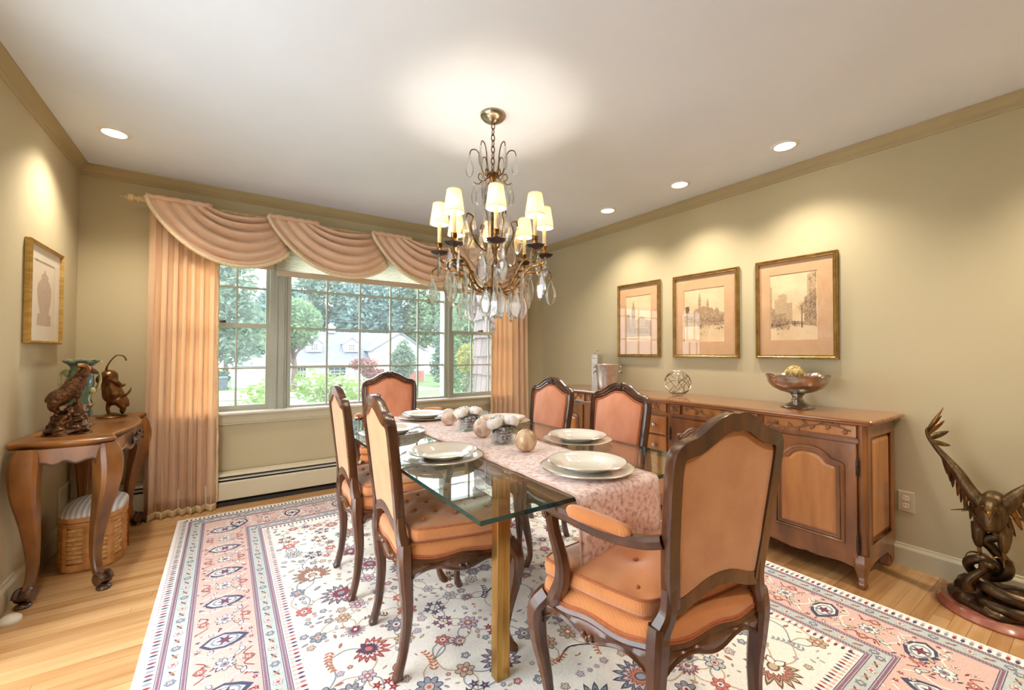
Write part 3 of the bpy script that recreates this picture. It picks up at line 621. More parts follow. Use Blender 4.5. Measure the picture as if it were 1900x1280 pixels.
    g = G(); g.sweep([rnd(p_, .002)+(.4195+wav(k),) for k, p_ in enumerate(base)], .0042, 6, closed=True); g.sweep([rnd(p_, .0)+(.428+wav(k),) for k, p_ in enumerate(base)], .0035, 6, closed=True); g.ob('welt_piping', 'peach_piping', t)
    rear = .028                                                   # cushion stops short of the back posts
    def cu(p_, ins):
        x, y = rnd(p_, ins); return (x, y+(rear if y < yb+.05 else 0)*min(1, (yb+.05-y)/.05) if y < yb+.05 else y)
    btn = [(u*.62*fw, cy_+.0+v*.115+ .005) for v in (-1, 0, 1) for u in ((-1, 0, 1) if v else (-.5, .5))] if arm else [(u*.2*fw*(1 if v % 2 else 1), cy_+v*.065+.005) for v in (-2, -1, 0, 1, 2) for u in ((-3, -1, 1, 3) if v % 2 == 0 else (-2, 0, 2))]
    dep, sg = (.017, .034) if arm else (.011, .021)
    crown_h = .034 if arm else .03
    rings = [[cu(p_, ins)+(z,) for p_ in base] for ins, z in ((.05, .476), (.016, .476), (.003, .482), (-.001, .500), (.003, .516), (.01, .522))]
    for i in range(1, 17):
        q = 1-i/17.0; ring = []
        for p_ in base:
            x0_, y0_ = cu(p_, .01); x, y = cx_+(x0_-cx_)*q, cy_+(y0_-cy_)*q
            z = .522+crown_h*(1-q**2.6)-sum(dep*math.exp(-((x-bx)**2+(y-by)**2)/sg**2) for bx, by in btn); ring.append((x, y, z))
        rings.append(ring)
    cs = G().loft(rings).ob('seat_cushion', 'peach_rib', t, ang=180)
    g = G()
    for zz, ins in ((.521, .006), (.479, .006)): g.sweep([cu(p_, ins)+(zz,) for p_ in base], .0038, 6, closed=True)
    g.ob('cushion_piping', 'peach_piping', cs)
    for bx, by in btn: G().sph((bx, by, .522+crown_h*.9-dep*.72), (.008, .008, .0055), 8, 6).ob('button', 'peach_piping', cs)
    # back: closed moulded frame, panel, piping
    def yback(z): return yb-.002-.062*max(0, (z-.45)/.55)**1.15
    half = [(0, .995), (.022, .9975), (.045, .992), (.075, .981), (.11, .960), (.14, .944), (.168, .938), (.192, .926), (.207, .903), (.211, .872), (.209, .825), (.205, .76), (.198, .67), (.189, .585), (.182, .535), (.179, .505)]
    bot = [(.15, .503), (.12, .509), (.085, .521), (.045, .535), (0, .54)]
    rt = [(x*bw, z+(.012 if arm and z > .9 else 0)) for x, z in half+bot]; outl = rt+[(-x, z) for x, z in rt[-2:0:-1]]
    outl = cr(outl, 3, True); N = len(outl); secs = []
    ccx, ccz = 0, .74
    for k in range(N):
        x, z = outl[k]; a_ = outl[k-1]; b_ = outl[(k+1) % N]; tx, tz = b_[0]-a_[0], b_[1]-a_[1]; L = math.hypot(tx, tz); nx, nz = tz/L, -tx/L
        if nx*(x-ccx)+nz*(z-ccz) < 0: nx, nz = -nx, -nz
        wd = .036+(.010*max(0, min(1, (z-.9)/.08))); y = yback(z)
        sec = [(0, -.016), (-wd, -.016), (-wd, .006), (-wd+.008, .015), (-wd*.62, .012), (-wd*.45, .018), (-wd*.2, .014), (-.006, .019), (0, .010)]
        secs.append([(x+nx*o, y+d, z+nz*o) for o, d in sec])
    bf = G().loft(secs, loop=True).ob('back_frame', 'walnut_frame', t)
    inn = []
    for k in range(N): inn.append(((secs[k][1][0]+.004*(1 if secs[k][1][0] > 0 else -1)*0), secs[k][1][2]))
    K1, K2 = 21, 45                                                # Coons patch between top, bottom and side edges of the opening
    eT = resample([(x, 0, z) for x, z in inn[N-K1:]+inn[:K1+1]], 25); eB = resample([(x, 0, z) for x, z in inn[K2:N-K2+1]][::-1], 25)
    eR = resample([(x, 0, z) for x, z in inn[K1:K2+1]][::-1], 25); eL = resample([(x, 0, z) for x, z in inn[N-K2:N-K1+1]], 25)
    def panel(side):
        def f(u, v):
            i, j = int(round(u*24)), int(round(v*24)); c = [(1-v)*eB[i][d]+v*eT[i][d]+(1-u)*eL[j][d]+u*eR[j][d]-((1-u)*(1-v)*eB[0][d]+u*(1-v)*eB[24][d]+(1-u)*v*eT[0][d]+u*v*eT[24][d]) for d in (0, 2)]
            b = (1-abs(2*u-1)**5)*(1-abs(2*v-1)**5); return (c[0], yback(c[1])+(.005+.022*b if side else -.009-.004*b), c[1])
        return G().grid(24, 24, f)
    panel(1).ob('back_cushion', 'peach_rib_front', t, ang=180); panel(0).ob('back_panel', 'peach_rib_back', t, ang=180)
    g = G(); g.sweep([(x*.985, yback(z)+.011, ccz+(z-ccz)*.985) for x, z in inn], .0034, 6, closed=True); g.sweep([(x*.95, yback(z)+.014, ccz+(z-ccz)*.965) for x, z in inn], .003, 6, closed=True); g.ob('back_piping', 'peach_piping', t)
    for sx_ in (-1, 1):                                            # posts from seat to back frame
        p = cr([(sx_*(rw-.006), yb+.002, .415, .0245), (sx_*(rw-.01), yb+.001, .46, .023), (sx_*(.166*bw+.006), yback(.505), .505, .0195), (sx_*.172*bw, yback(.57), .57, .016)], 4)
        G().sweep(p, [q[3] for q in p], prof=sq, up=(1, 0, 0)).ob('back_post', 'walnut_frame', t)
    # carved crest: flower with leaves at the top and corner leaves
    g = G(); yz = yback(.985)+.018; zc_ = .978+(.012 if arm else 0)
    for k in range(5): a = 2*pi*k/5+.3; g.sph((.0105*cos(a), yz+.001, zc_+.0105*sin(a)), (.0075, .005, .0075), 7, 5)
    g.sph((0, yz+.004, zc_), .0055, 7, 5)
    for sx_ in (-1, 1):
        for k, (x, z, an, ln) in enumerate(((.028, .982, -.2, .017), (.05, .976, -.35, .018), (.03, .966, -.6, .013), (.015, .993, .5, .01))):
            g.sph((sx_*x, yz-.004, z+(.012 if arm else 0)), (ln, .005, .0065), 7, 5, rot=Matrix.Rotation(-sx_*an, 3, 'Y'))
    g.ob('crest_carving', 'walnut_dark' if not arm else 'walnut_frame', t)
    for sx_ in (-1, 1):
        g = G()
        for k in range(4): g.sph((sx_*(.172+.008*k)*bw, yback(.92)+.015-.001*k, .929-.009*k+(.012 if arm else 0)), (.009, .005, .005), 7, 5, rot=Matrix.Rotation(sx_*.6, 3, 'Y'))
        g.ob('corner_leaf', 'walnut_dark' if not arm else 'walnut_frame', t)
    if arm:
        for sx_ in (-1, 1):
            z0 = .69; X_ = lambda x: sx_*x; y0 = yback(z0)+.012
            p = cr([(X_(.205), y0, z0+.002, .016), (X_(.235), y0+.05, z0-.012, .016), (X_(.278), y0+.13, z0-.012, .0165), (X_(.318), y0+.225, z0+.004, .0175), (X_(.336), y0+.285, z0+.008, .0185), (X_(.342), y0+.315, z0-.004, .0175), (X_(.342), y0+.322, z0-.022, .013)], 5)
            ar = G().sweep(p, [q[3] for q in p], prof=[(1, .4), (.6, 1), (-.6, 1), (-1, .4), (-.8, -.6), (-.4, -1), (.4, -1), (.8, -.6)], up=(0, 0, 1)).ob('armrest', 'walnut_frame', t)
            for q in (-1, 1):
                G().sweep([(X_(.340)+q*.0175, y0+.304+.011*(1-k/26)*cos(k*.45), z0-.010+.011*(1-k/26)*sin(k*.45)) for k in range(26)], .0032, 5).ob('scroll', 'walnut_frame', ar)
            p = cr([(X_(.340), y0+.30, z0-.006, .017), (X_(.336), y0+.288, z0-.06, .0165), (X_(.328), y0+.262, z0-.13, .0185), (X_(.322), y0+.268, z0-.19, .021), (X_(.318), y0+.30, z0-.245, .022), (X_(.315), y0+.33, z0-.285, .02)], 5)
            G().sweep(p, [q[3] for q in p], prof=sq, up=(1, 0, 0)).ob('arm_support', 'walnut_frame', t)
            p = cr([(X_(.246), y0+.07, z0-.002, .004), (X_(.25), y0+.076, z0+.006, .016), (X_(.27), y0+.115, z0+.012, .021), (X_(.295), y0+.17, z0+.017, .0225), (X_(.318), y0+.225, z0+.022, .0195), (X_(.322), y0+.236, z0+.018, .005)], 6)
            pd = G().sweep(p, [q[3] for q in p], 12, up=(0, 0, 1)).ob('arm_pad', 'peach_rib', t, ang=180)
            q = [(X_(.247), y0+.072), (X_(.27), y0+.115), (X_(.295), y0+.17), (X_(.322), y0+.238)]
            lf = [(a-.019*(1 if 0 < i < 3 else .5), b) for i, (a, b) in enumerate(q)]; rg_ = [(a+.019*(1 if 0 < i < 3 else .5), b) for i, (a, b) in enumerate(q)]
            G().sweep(cr([(a, b, z0-.002+.016*(b-q[0][1])/.17) for a, b in lf+rg_[::-1]], 4, True), .0032, 6, closed=True).ob('pad_piping', 'peach_piping', pd)
    return t
side = make_chair('dining_chair', '', 'dining chairs with tufted cushions', False)
for i, (x, y, rz, lab) in enumerate(((.748, 1.645, -pi/2-.055, 'carved walnut dining chair with peach seat, nearest on the left of the table'), (.728, 2.243, -pi/2-.03, 'carved walnut dining chair with peach seat, left of the table nearer the window'),
        (1.585, 1.607, pi/2+.02, 'carved walnut dining chair with peach back, right of the table nearer the camera'), (1.585, 2.2, pi/2+.02, 'carved walnut dining chair with peach back, right of the table nearer the window'))):
    place(side, i, (x, y, .0125), rz, lab)
armc = make_chair('dining_armchair', '', 'dining armchairs at the table ends', True)
place(armc, 0, (1.137, .856, .0125), -.124, 'carved walnut armchair seen from behind at the near end of the table')
place(armc, 1, (1.085, 3.05, .0125), pi, 'carved walnut armchair at the window end of the table')
# ---------------------------------------------------------------- sideboard
P('cherry', (160, 104, 58), .3, rgb2=(106, 63, 33), scale=(9, 9, 2.2), lo=.3, hi=.7, coat=.35, bump=.04)
P('cherry_panel', (206, 140, 76), .3, rgb2=(162, 100, 50), scale=(12, 12, 2), lo=.3, hi=.72, coat=.4, bump=.04)
P('cherry_top', (162, 106, 62), .2, rgb2=(122, 74, 40), scale=(12, 2, 12), lo=.3, hi=.7, coat=.6)
P('pewter', (200, 194, 186), .28, 1, rgb2=(168, 160, 150), scale=(25, 25, 25), bump=.05)
P('hammered_pewter', (222, 218, 212), .34, .9, rgb2=(204, 198, 190), scale=(30, 30, 30), bump=.5, bscale=(90, 90, 90), dist=.003)
P('iron_hinge', (84, 76, 70), .4, 1, rgb2=(64, 56, 50), scale=(40, 40, 40))
SX, SY0, SY1 = 2.665, .742, 3.228
sb = thing('sideboard', 'long carved cherrywood sideboard with arched door panels against the right wall', 'sideboard')
mpf = lambda a, b, h: (SX-h, a, b)
def rect_ring(ins, z, x0=2.618, x1=3.128, y0=.70, y1=3.27, c=.03):
    x0 += ins; y0 += ins; y1 -= ins; return [(x0+c, y0, z), (x1, y0, z), (x1, y1, z), (x0+c, y1, z), (x0+c*.3, y1-c*.3, z), (x0, y1-c, z), (x0, y0+c, z), (x0+c*.3, y0+c*.3, z)]
G().loft([rect_ring(a, z) for a, z in ((.026, .812), (.02, .816), (.014, .818), (.012, .824), (.004, .827), (0, .832), (0, .838), (.004, .844), (.012, .845))]).ob('top', 'cherry_top', sb, ang=35)
G().box(SX+.008, 3.115, SY0+.012, SY1-.012, .125, .814).ob('carcass', 'cherry', sb, smooth=False)
mid = (SY0+SY1)/2
for y in (SY0+.022, SY1-.022):
    G().sweep([(SX+.02, y, .118), (SX+.02, y, .814)], .021, 16).ob('corner_post', 'cherry', sb)
for a, b in ((1.217, 1.405), (1.853, 1.887), (2.083, 2.117), (2.565, 2.753)): G().prism([(a, .13), (b, .13), (b, .73), (a, .73)], -.01, .0, mpf).ob('stile', 'cherry', sb, smooth=False)
G().prism([(SY0+.03, .722), (SY1-.03, .722), (SY1-.03, .74), (SY0+.03, .74)], -.01, .004, mpf).ob('rail', 'cherry', sb, smooth=False)
G().sweep([(SX-.001, SY0+.03, .74), (SX-.001, SY1-.03, .74)], .005, 8).ob('bead', 'cherry', sb)
def vine(g, y0, y1, z, seed, amp=.02):
    q = random.Random(seed); n = 48; L = y1-y0; pts = []
    per = max(1, round(L/.17))
    for k in range(n+1): s = k/n; pts.append((SX-.005, y0+L*s, z+amp*sin(2*pi*per*s/2+seed)))
    g.sweep(pts, .0036, 6)
    m_ = max(4, int(L/.036))
    for k in range(m_):
        s = (k+.5)/m_; y = y0+L*s; zz = z+amp*sin(2*pi*per*s/2+seed); sd = 1 if k % 2 else -1
        ln = .017 if k % 3 else .011
        an = sd*.8+q.uniform(-.3, .3)
        g.sph((SX-.006, y+.008, zz+sd*.014), (.004, ln, .007) if k % 3 else (.006, .009, .009), 8, 6, rot=Matrix.Rotation(an, 3, 'X'))
        if k % 3 == 0:
            for r in range(5): a = 2*pi*r/5; g.sph((SX-.006, y+.008+.009*cos(a), zz+sd*.014+.009*sin(a)), (.004, .0055, .0055), 6, 4)
        else:
            for r in (-1, 1): g.sph((SX-.005, y+.008+r*.008, zz+sd*.01), (.003, .008, .0042), 6, 4, rot=Matrix.Rotation(an+r*.7, 3, 'X'))
fz = [(.782, 1.225), (1.262, 1.36), (1.395, 1.765), (1.787, 1.868), (1.9, 2.07), (2.102, 2.183), (2.205, 2.575), (2.61, 2.708), (2.745, 3.188)]
for i, (a, b) in enumerate(fz):
    fp = G().prism([(a, .746), (b, .746), (b, .808), (a, .808)], -.01, .001, mpf).ob('frieze_panel', 'cherry_panel', sb, smooth=False)
    g = G(); g.sweep([(SX-.001, a, .746), (SX-.001, b, .746), (SX-.001, b, .808), (SX-.001, a, .808)], .004, 6, closed=True); g.ob('frame_bead', 'cherry', fp, smooth=False)
    g = G()
    if b-a < .2:
        c = (a+b)/2
        for r in range(8): q = 2*pi*r/8; g.sph((SX-.004, c+.016*cos(q), .777+.016*sin(q)), (.005, .013, .0055), 8, 5, rot=Matrix.Rotation(q, 3, 'X'))
        g.sph((SX-.006, c, .777), (.006, .007, .007), 8, 6)
        for sx_ in (-1, 1):
            for sz in (-1, 1): g.sph((SX-.004, c+sx_*min(.03, (b-a)*.32), .777+sz*.017), (.004, .009, .005), 6, 4, rot=Matrix.Rotation(sx_*sz*.8, 3, 'X'))
    else: vine(g, a+.02, b-.02, .777, i)
    g.ob('carving', 'cherry', fp)
def arch(w, z0, zs, rise):
    """cathedral outline: half width w, base z0, shoulder zs"""
    r = [(w, z0), (w, zs), (w*.985, zs+.012), (w*.9, zs+.018), (w*.8, zs+.022), (w*.68, zs+rise*.34), (w*.52, zs+rise*.68), (w*.3, zs+rise*.93), (0, zs+rise)]
    return r+[(-x, z) for x, z in r[-2::-1]]
def door(a, b, hinge):
    c = (a+b)/2; w = (b-a)/2
    d = G().prism([(a+.002, .142), (b-.002, .142), (b-.002, .716), (a+.002, .716)], -.004, .014, mpf).ob('door', 'cherry', sb, smooth=False)
    o = arch(w-.058, .208, .588, .078); op = [(c+x, z) for x, z in o]
    sm = [op[0]]
    for p in cr(op[1:-1], 4): sm.append(p)
    sm.append(op[-1])
    g = G(); g.sweep([(SX-.0145, y, z) for y, z in sm], .0115, 8, closed=True); g.ob('outer_moulding', 'cherry', d)
    k = .90; zc_ = .43; sm2 = [(c+(y-c)*k, zc_+(z-zc_)*.945) for y, z in sm]
    g = G(); g.sweep([(SX-.0135, y, z) for y, z in sm2], .008, 8, closed=True); g.ob('inner_moulding', 'cherry', d)
    def sc(k1, k2): return [(c+(y-c)*k1, zc_+(z-zc_)*k2) for y, z in sm]
    G().loft([[mpf(y, z, h) for y, z in sc(k1, k2)] for k1, k2, h in ((.87, .925, .010), (.74, .84, .0175), (.72, .83, .018))]).ob('raised_panel', 'cherry_panel', d, smooth=False)
    for z in (.215, .60):
        hy = a-.004 if hinge < 0 else b+.004
        G().lathe([(.001, -.052), (.004, -.05), (.003, -.044), (.0065, -.04), (.0065, .04), (.003, .044), (.004, .05), (.001, .052)], 10, (SX-.018, hy, z)).ob('hinge', 'iron_hinge', d)
    ey = b-.024 if hinge < 0 else a+.024
    g = G(); g.prism([(ey+.007*cos(q), .43+.038*sin(q)) for q in [2*pi*j/14 for j in range(14)]], .013, .0165, mpf); g.sph((SX-.018, ey, .435), .004, 8, 5); g.ob('key_plate', 'iron_hinge', d)
door(.778, 1.215, -1); door(1.407, 1.851, 1); door(2.119, 2.563, -1); door(2.755, 3.192, 1)
for z0, z1 in ((.578, .712), (.432, .566), (.288, .42), (.146, .276)):
    d = G(); ring = lambda i, h: [mpf(y, z, h) for y, z in ((1.892+i, z0+i), (2.078-i, z0+i), (2.078-i, z1-i), (1.892+i, z1-i))]
    d.loft([ring(0, -.004), ring(0, .010), ring(.005, .015), ring(.016, .016)]); dr = d.ob('drawer', 'cherry_panel', sb, smooth=False)
    kb = G().lathe([(.006, .012), (.006, .022), (.014, .028), (.0155, .034), (.012, .04), (.0005, .043)], 16).ob('knob', 'pewter', dr); kb.location = (SX, 1.985, (z0+z1)/2); kb.rotation_euler = (0, -pi/2, 0)
# near and far end panels
for y, s in ((SY0+.012, -1), (SY1-.012, 1)):
    mp = lambda a, b, h, y=y, s=s: (a, y+s*h, b)
    g = G()
    for a0, a1, b0, b1 in ((2.69, 2.735, .13, .812), (3.06, 3.115, .13, .812), (2.735, 3.06, .745, .812), (2.735, 3.06, .13, .20)): g.prism([(a0, b0), (a1, b0), (a1, b1), (a0, b1)], 0, .012, mp)
    e = g.ob('end_frame', 'cherry', sb, smooth=False)
    g = G(); g.sweep([mp(a, b, .009) for a, b in ((2.738, .203), (3.057, .203), (3.057, .742), (2.738, .742))], .007, 8, closed=True); g.ob('end_moulding', 'cherry', e)
    G().loft([[mp(a, b, h) for a, b in ((2.75+i, .215+i), (3.045-i, .215+i), (3.045-i, .73-i), (2.75+i, .73-i))] for i, h in ((0, .001), (.02, .008), (.022, .008))]).ob('end_panel', 'cherry_panel', e, smooth=False)
# scalloped aprons
ap = [(SY0+.02, .142)]; n = 120
wv = lambda s: .088+.017*cos(2*pi*s*5)*abs(cos(pi*s*5))**.5+.014*cos(2*pi*s*1)-.0
ap = [(SY0+.02, .142), (SY1-.02, .142)]+[(SY1-.02-(SY1-SY0-.04)*k/n, wv(k/n)-.03*(math.exp(-(k/n/.03)**2)+math.exp(-((1-k/n)/.03)**2))) for k in range(n+1)]
o = G().prism(ap, -.02, .008, mpf).ob('apron', 'cherry', sb, smooth=False)
G().sweep([(SX-.009, y, z+.003) for y, z in ap[2:]], .0045, 6).ob('apron_bead', 'cherry', o)
ae = [(2.69, .142), (3.115, .142), (3.115, .02), (3.075, .02), (3.06, .06), (3.0, .095), (2.9, .1), (2.8, .095), (2.73, .08), (2.69, .05)]
for y, s in ((SY0+.006, 1), (SY1-.006, -1)): G().prism(ae, 0, .02*s, lambda a, b, h, y=y: (a, y+h, b)).ob('end_apron', 'cherry', sb, smooth=False)
sq8 = [(1, .6), (.6, 1), (-.6, 1), (-1, .6), (-1, -.6), (-.6, -1), (.6, -1), (1, -.6)]
for y, s in ((SY0+.03, -1), (SY1-.03, 1)):
    p = cr([(SX+.022, y, .15, .03), (SX+.012, y+s*.004, .105, .030), (SX+.006, y+s*.006, .07, .022), (SX-.002, y+s*.01, .04, .017), (SX-.012, y+s*.012, .02, .017), (SX-.014, y+s*.012, 0, .015)], 4)
    f_ = G().sweep(p, [q[3] for q in p], prof=sq8, up=(0, 1, 0)).ob('foot', 'cherry', sb)
    for q in (-1, 1): G().sweep([(SX-.012+.014*(1-k/30)*cos(k*.42+pi), y+s*.012+q*.016, .02+.014*(1-k/30)*sin(k*.42+pi)) for k in range(30)], .0035, 5).ob('scroll', 'cherry', f_)
    G().box(3.05, 3.11, min(y, y-s*.05)+s*.02, max(y, y-s*.05)+s*.02, 0, .13, bev=.006).ob('back_foot', 'cherry', sb, smooth=False)
# ---------------------------------------------------------------- things on the sideboard
ZT = .8452
t = thing('footed_bowl', 'pewter footed bowl with a scalloped rim on the right of the sideboard', 'bowl', (2.925, 1.15, ZT))
wob = lambda q, i: .035*cos(8*q)*max(0, (i-6)/4) if 6 < i < 13 else 0
pr_ = [(.0005, .085), (.03, .082), (.045, .088), (.09, .10), (.13, .122), (.155, .15), (.162, .172), (.166, .188), (.172, .197), (.169, .198), (.158, .176), (.148, .152), (.125, .128), (.088, .108), (.04, .096), (.0005, .094)]
g = G(); n = 64; rings = []
for i, (r, z) in enumerate(pr_):
    e = max(0, min(1, (z-.14)/.055)); rings.append([(r*cos(2*pi*k/n)*(1+.02*e*cos(16*pi*k/n)), r*sin(2*pi*k/n)*(1+.02*e*cos(16*pi*k/n)), z+.014*e*abs(cos(8*pi*k/n))**.7-.008*e) for k in range(n)])
g.loft(rings).ob('basin', 'pewter', t)
G().lathe([(.088, 0), (.09, .004), (.082, .012), (.06, .022), (.038, .034), (.03, .042), (.034, .047), (.03, .052), (.026, .06), (.03, .074), (.04, .084), (.001, .086)], 40).ob('pedestal', 'pewter', t)
P('woven_reed', (214, 190, 128), .7, rgb2=(176, 146, 86), scale=(70, 70, 70), bump=.4)
P('dark_cane', (120, 90, 60), .6, rgb2=(92, 66, 42), scale=(50, 50, 50))
wb = thing('woven_ball', 'round woven reed ball resting in the pewter bowl', 'decorative ball', (2.925, 1.165, ZT+.205))
G().sph((0, 0, 0), .05, 20, 14).ob('core', 'woven_reed', wb)
q = random.Random(8)
for k in range(9):
    ax = V((q.uniform(-1, 1), q.uniform(-1, 1), q.uniform(-1, 1))).normalized(); u = ax.orthogonal().normalized(); v = ax.cross(u)
    G().sweep([(u*cos(a)+v*sin(a))*.0505+ax*.004 for a in [2*pi*j/36 for j in range(36)]], .0035, 5, closed=True).ob('strand', 'woven_reed', wb)
for k, (dx, dy, dz, lab) in enumerate(((.05, -.085, .18, 'small pewter sphere beside the woven ball inside the bowl'), (-.07, .08, .165, 'small dark cane ball low inside the pewter bowl'))):
    o = tag(G().sph((0, 0, 0), .042 if k == 0 else .035, 20, 14, f=lambda p: 1+.01*sin(12*p.x)*sin(12*p.z)).ob('small_ball', 'pewter' if k == 0 else 'dark_cane'), lab, 'decorative ball'); o.location = (2.925+dx, 1.15+dy, ZT+dz)
# wire sphere of bent rods
P('wire_silver', (176, 166, 150), .25, 1, rgb2=(140, 128, 112), scale=(40, 40, 40))
ws = thing('wire_sphere', 'openwork silver wire sphere in the middle of the sideboard', 'decorative ball', (2.93, 1.985, ZT+.099)); q = random.Random(12)
for k in range(11):
    ax = V((q.uniform(-1, 1), q.uniform(-1, 1), q.uniform(-1, 1))).normalized(); u = ax.orthogonal().normalized(); v = ax.cross(u); dd = q.uniform(-.35, .35)
    G().sweep([(u*cos(a)+v*sin(a))*.097*(1-dd*dd)**.5+ax*.097*dd for a in [2*pi*j/40 for j in range(40)]], .0021, 5, closed=True).ob('wire', 'wire_silver', ws)
# champagne bucket
t = thing('ice_bucket', 'hammered pewter champagne bucket with ring handles on the left of the sideboard', 'bucket', (2.93, 2.715, ZT))
G().lathe([(.0005, .004), (.078, .004), (.08, 0), (.084, .006), (.088, .05), (.1, .14), (.108, .205), (.112, .214), (.117, .22), (.117, .228), (.11, .229), (.104, .215), (.097, .14), (.084, .05), (.078, .012), (.0005, .012)], 48).ob('pail', 'hammered_pewter', t)
for s in (-1, 1):
    a = math.radians(-34)+(0 if s > 0 else pi); cx_, cy_ = .112*cos(a), .112*sin(a)
    hd = G(); hd.sweep(cr([(cx_*.95, cy_*.95, .2), (cx_*1.12, cy_*1.12, .205), (cx_*1.2, cy_*1.2, .185), (cx_*1.1, cy_*1.1, .165), (cx_*.93, cy_*.93, .16)], 5), .0055, 7); ho = hd.ob('handle', 'pewter', t)
    G().sweep([(cx_*1.17+.003*cos(a), cy_*1.17, .0)]*0+[(cx_*1.17-sin(a)*.02*cos(q_), cy_*1.17+cos(a)*.02*cos(q_), .162+.022*sin(q_)) for q_ in [2*pi*j/20 for j in range(20)]], .0035, 6, closed=True).ob('ring', 'pewter', ho)
# silver flask behind the bucket
t = thing('silver_caddy', 'tall narrow silver caddy with a peaked lid behind the bucket', 'caddy', (2.99, 2.905, ZT)); t.rotation_euler = (0, 0, .35)
G().loft([[(x*a, y*a*.6, z) for x, y in ((.06, .05), (-.06, .05), (-.06, -.05), (.06, -.05))] for a, z in ((1.05, 0), (1.05, .012), (.96, .016), (1, .28), (1.06, .285), (1.06, .296))]).ob('body', 'hammered_pewter', t, smooth=False)
G().loft([[(x*a, y*a*.6, z) for x, y in ((.06, .05), (-.06, .05), (-.06, -.05), (.06, -.05))] for a, z in ((1.02, .296), (.95, .318), (.5, .338), (.16, .345))]).ob('lid', 'hammered_pewter', t, smooth=False)
G().lathe([(.006, .343), (.004, .35), (.01, .358), (.008, .368), (.0005, .374)], 12).ob('finial', 'pewter', t)
# ---------------------------------------------------------------- wall outlet
P('outlet_plate', (204, 192, 160), .4, rgb2=(198, 186, 152), scale=(8, 8, 8))
P('outlet_face', (238, 228, 204), .35, rgb2=(232, 220, 194), scale=(8, 8, 8))
t = thing('wall_outlet', 'beige duplex wall outlet right of the sideboard', 'outlet', (XR, .70, .357))
G().loft([[(-h, y, z) for y, z in ((-.035+i, -.057+i), (.035-i, -.057+i), (.035-i, .057-i), (-.035+i, .057-i))] for i, h in ((0, 0), (0, .003), (.004, .006))]).ob('cover_plate', 'outlet_plate', t, smooth=False)
for z in (-.02, .02):
    f_ = G().prism([(.0165*max(-.85, min(.85, cos(q)*1.05)), z+.0145*sin(q)) for q in [2*pi*j/24 for j in range(24)]], .005, .0085, lambda a, b, h: (-h, a, b)).ob('receptacle', 'outlet_face', t, smooth=False)
    G().box(-.009, -.0086, -.0075, -.0055, z-.002, z+.006).box(-.009, -.0086, .0055, .0075, z-.002, z+.007).lathe([(.0005, 0), (.002, 0)], 8, (0, 0, 0)).ob('slot', 'dark_slot', f_, smooth=False)
G().sph((-.0065, 0, 0), (.001, .003, .003), 8, 4).ob('screw', 'pewter', t)
# ---------------------------------------------------------------- framed pictures
P('champagne_gilt', (188, 158, 100), .35, .85, rgb2=(160, 128, 76), scale=(20, 20, 20), bump=.1)
P('bamboo_gilt', (214, 180, 106), .4, .5, rgb2=(190, 150, 80), scale=(20, 20, 60), bump=.1)
P('mat_tan', (214, 172, 132), .9, rgb2=(208, 165, 124), scale=(12, 12, 12))
P('mat_white', (232, 222, 206), .9, rgb2=(228, 217, 200), scale=(12, 12, 12))
P('print_paper', (236, 208, 168), .9, rgb2=(226, 194, 150), scale=(10, 10, 10))
P('print_cream', (234, 220, 200), .9, rgb2=(230, 214, 192), scale=(10, 10, 10))
P('ink_light', (206, 176, 140), .9, rgb2=(186, 156, 120), scale=(90, 90, 90), detail=6)
P('ink_mid', (160, 130, 100), .9, rgb2=(196, 166, 130), scale=(140, 140, 140), detail=6, lo=.42, hi=.58)
P('ink_dark', (84, 66, 52), .9, rgb2=(150, 120, 92), scale=(170, 170, 170), detail=6, lo=.45, hi=.6)
P('ink_urn', (170, 142, 126), .9, rgb2=(206, 182, 166), scale=(120, 120, 120), detail=6)
INK = ['ink_light', 'ink_mid', 'ink_dark']
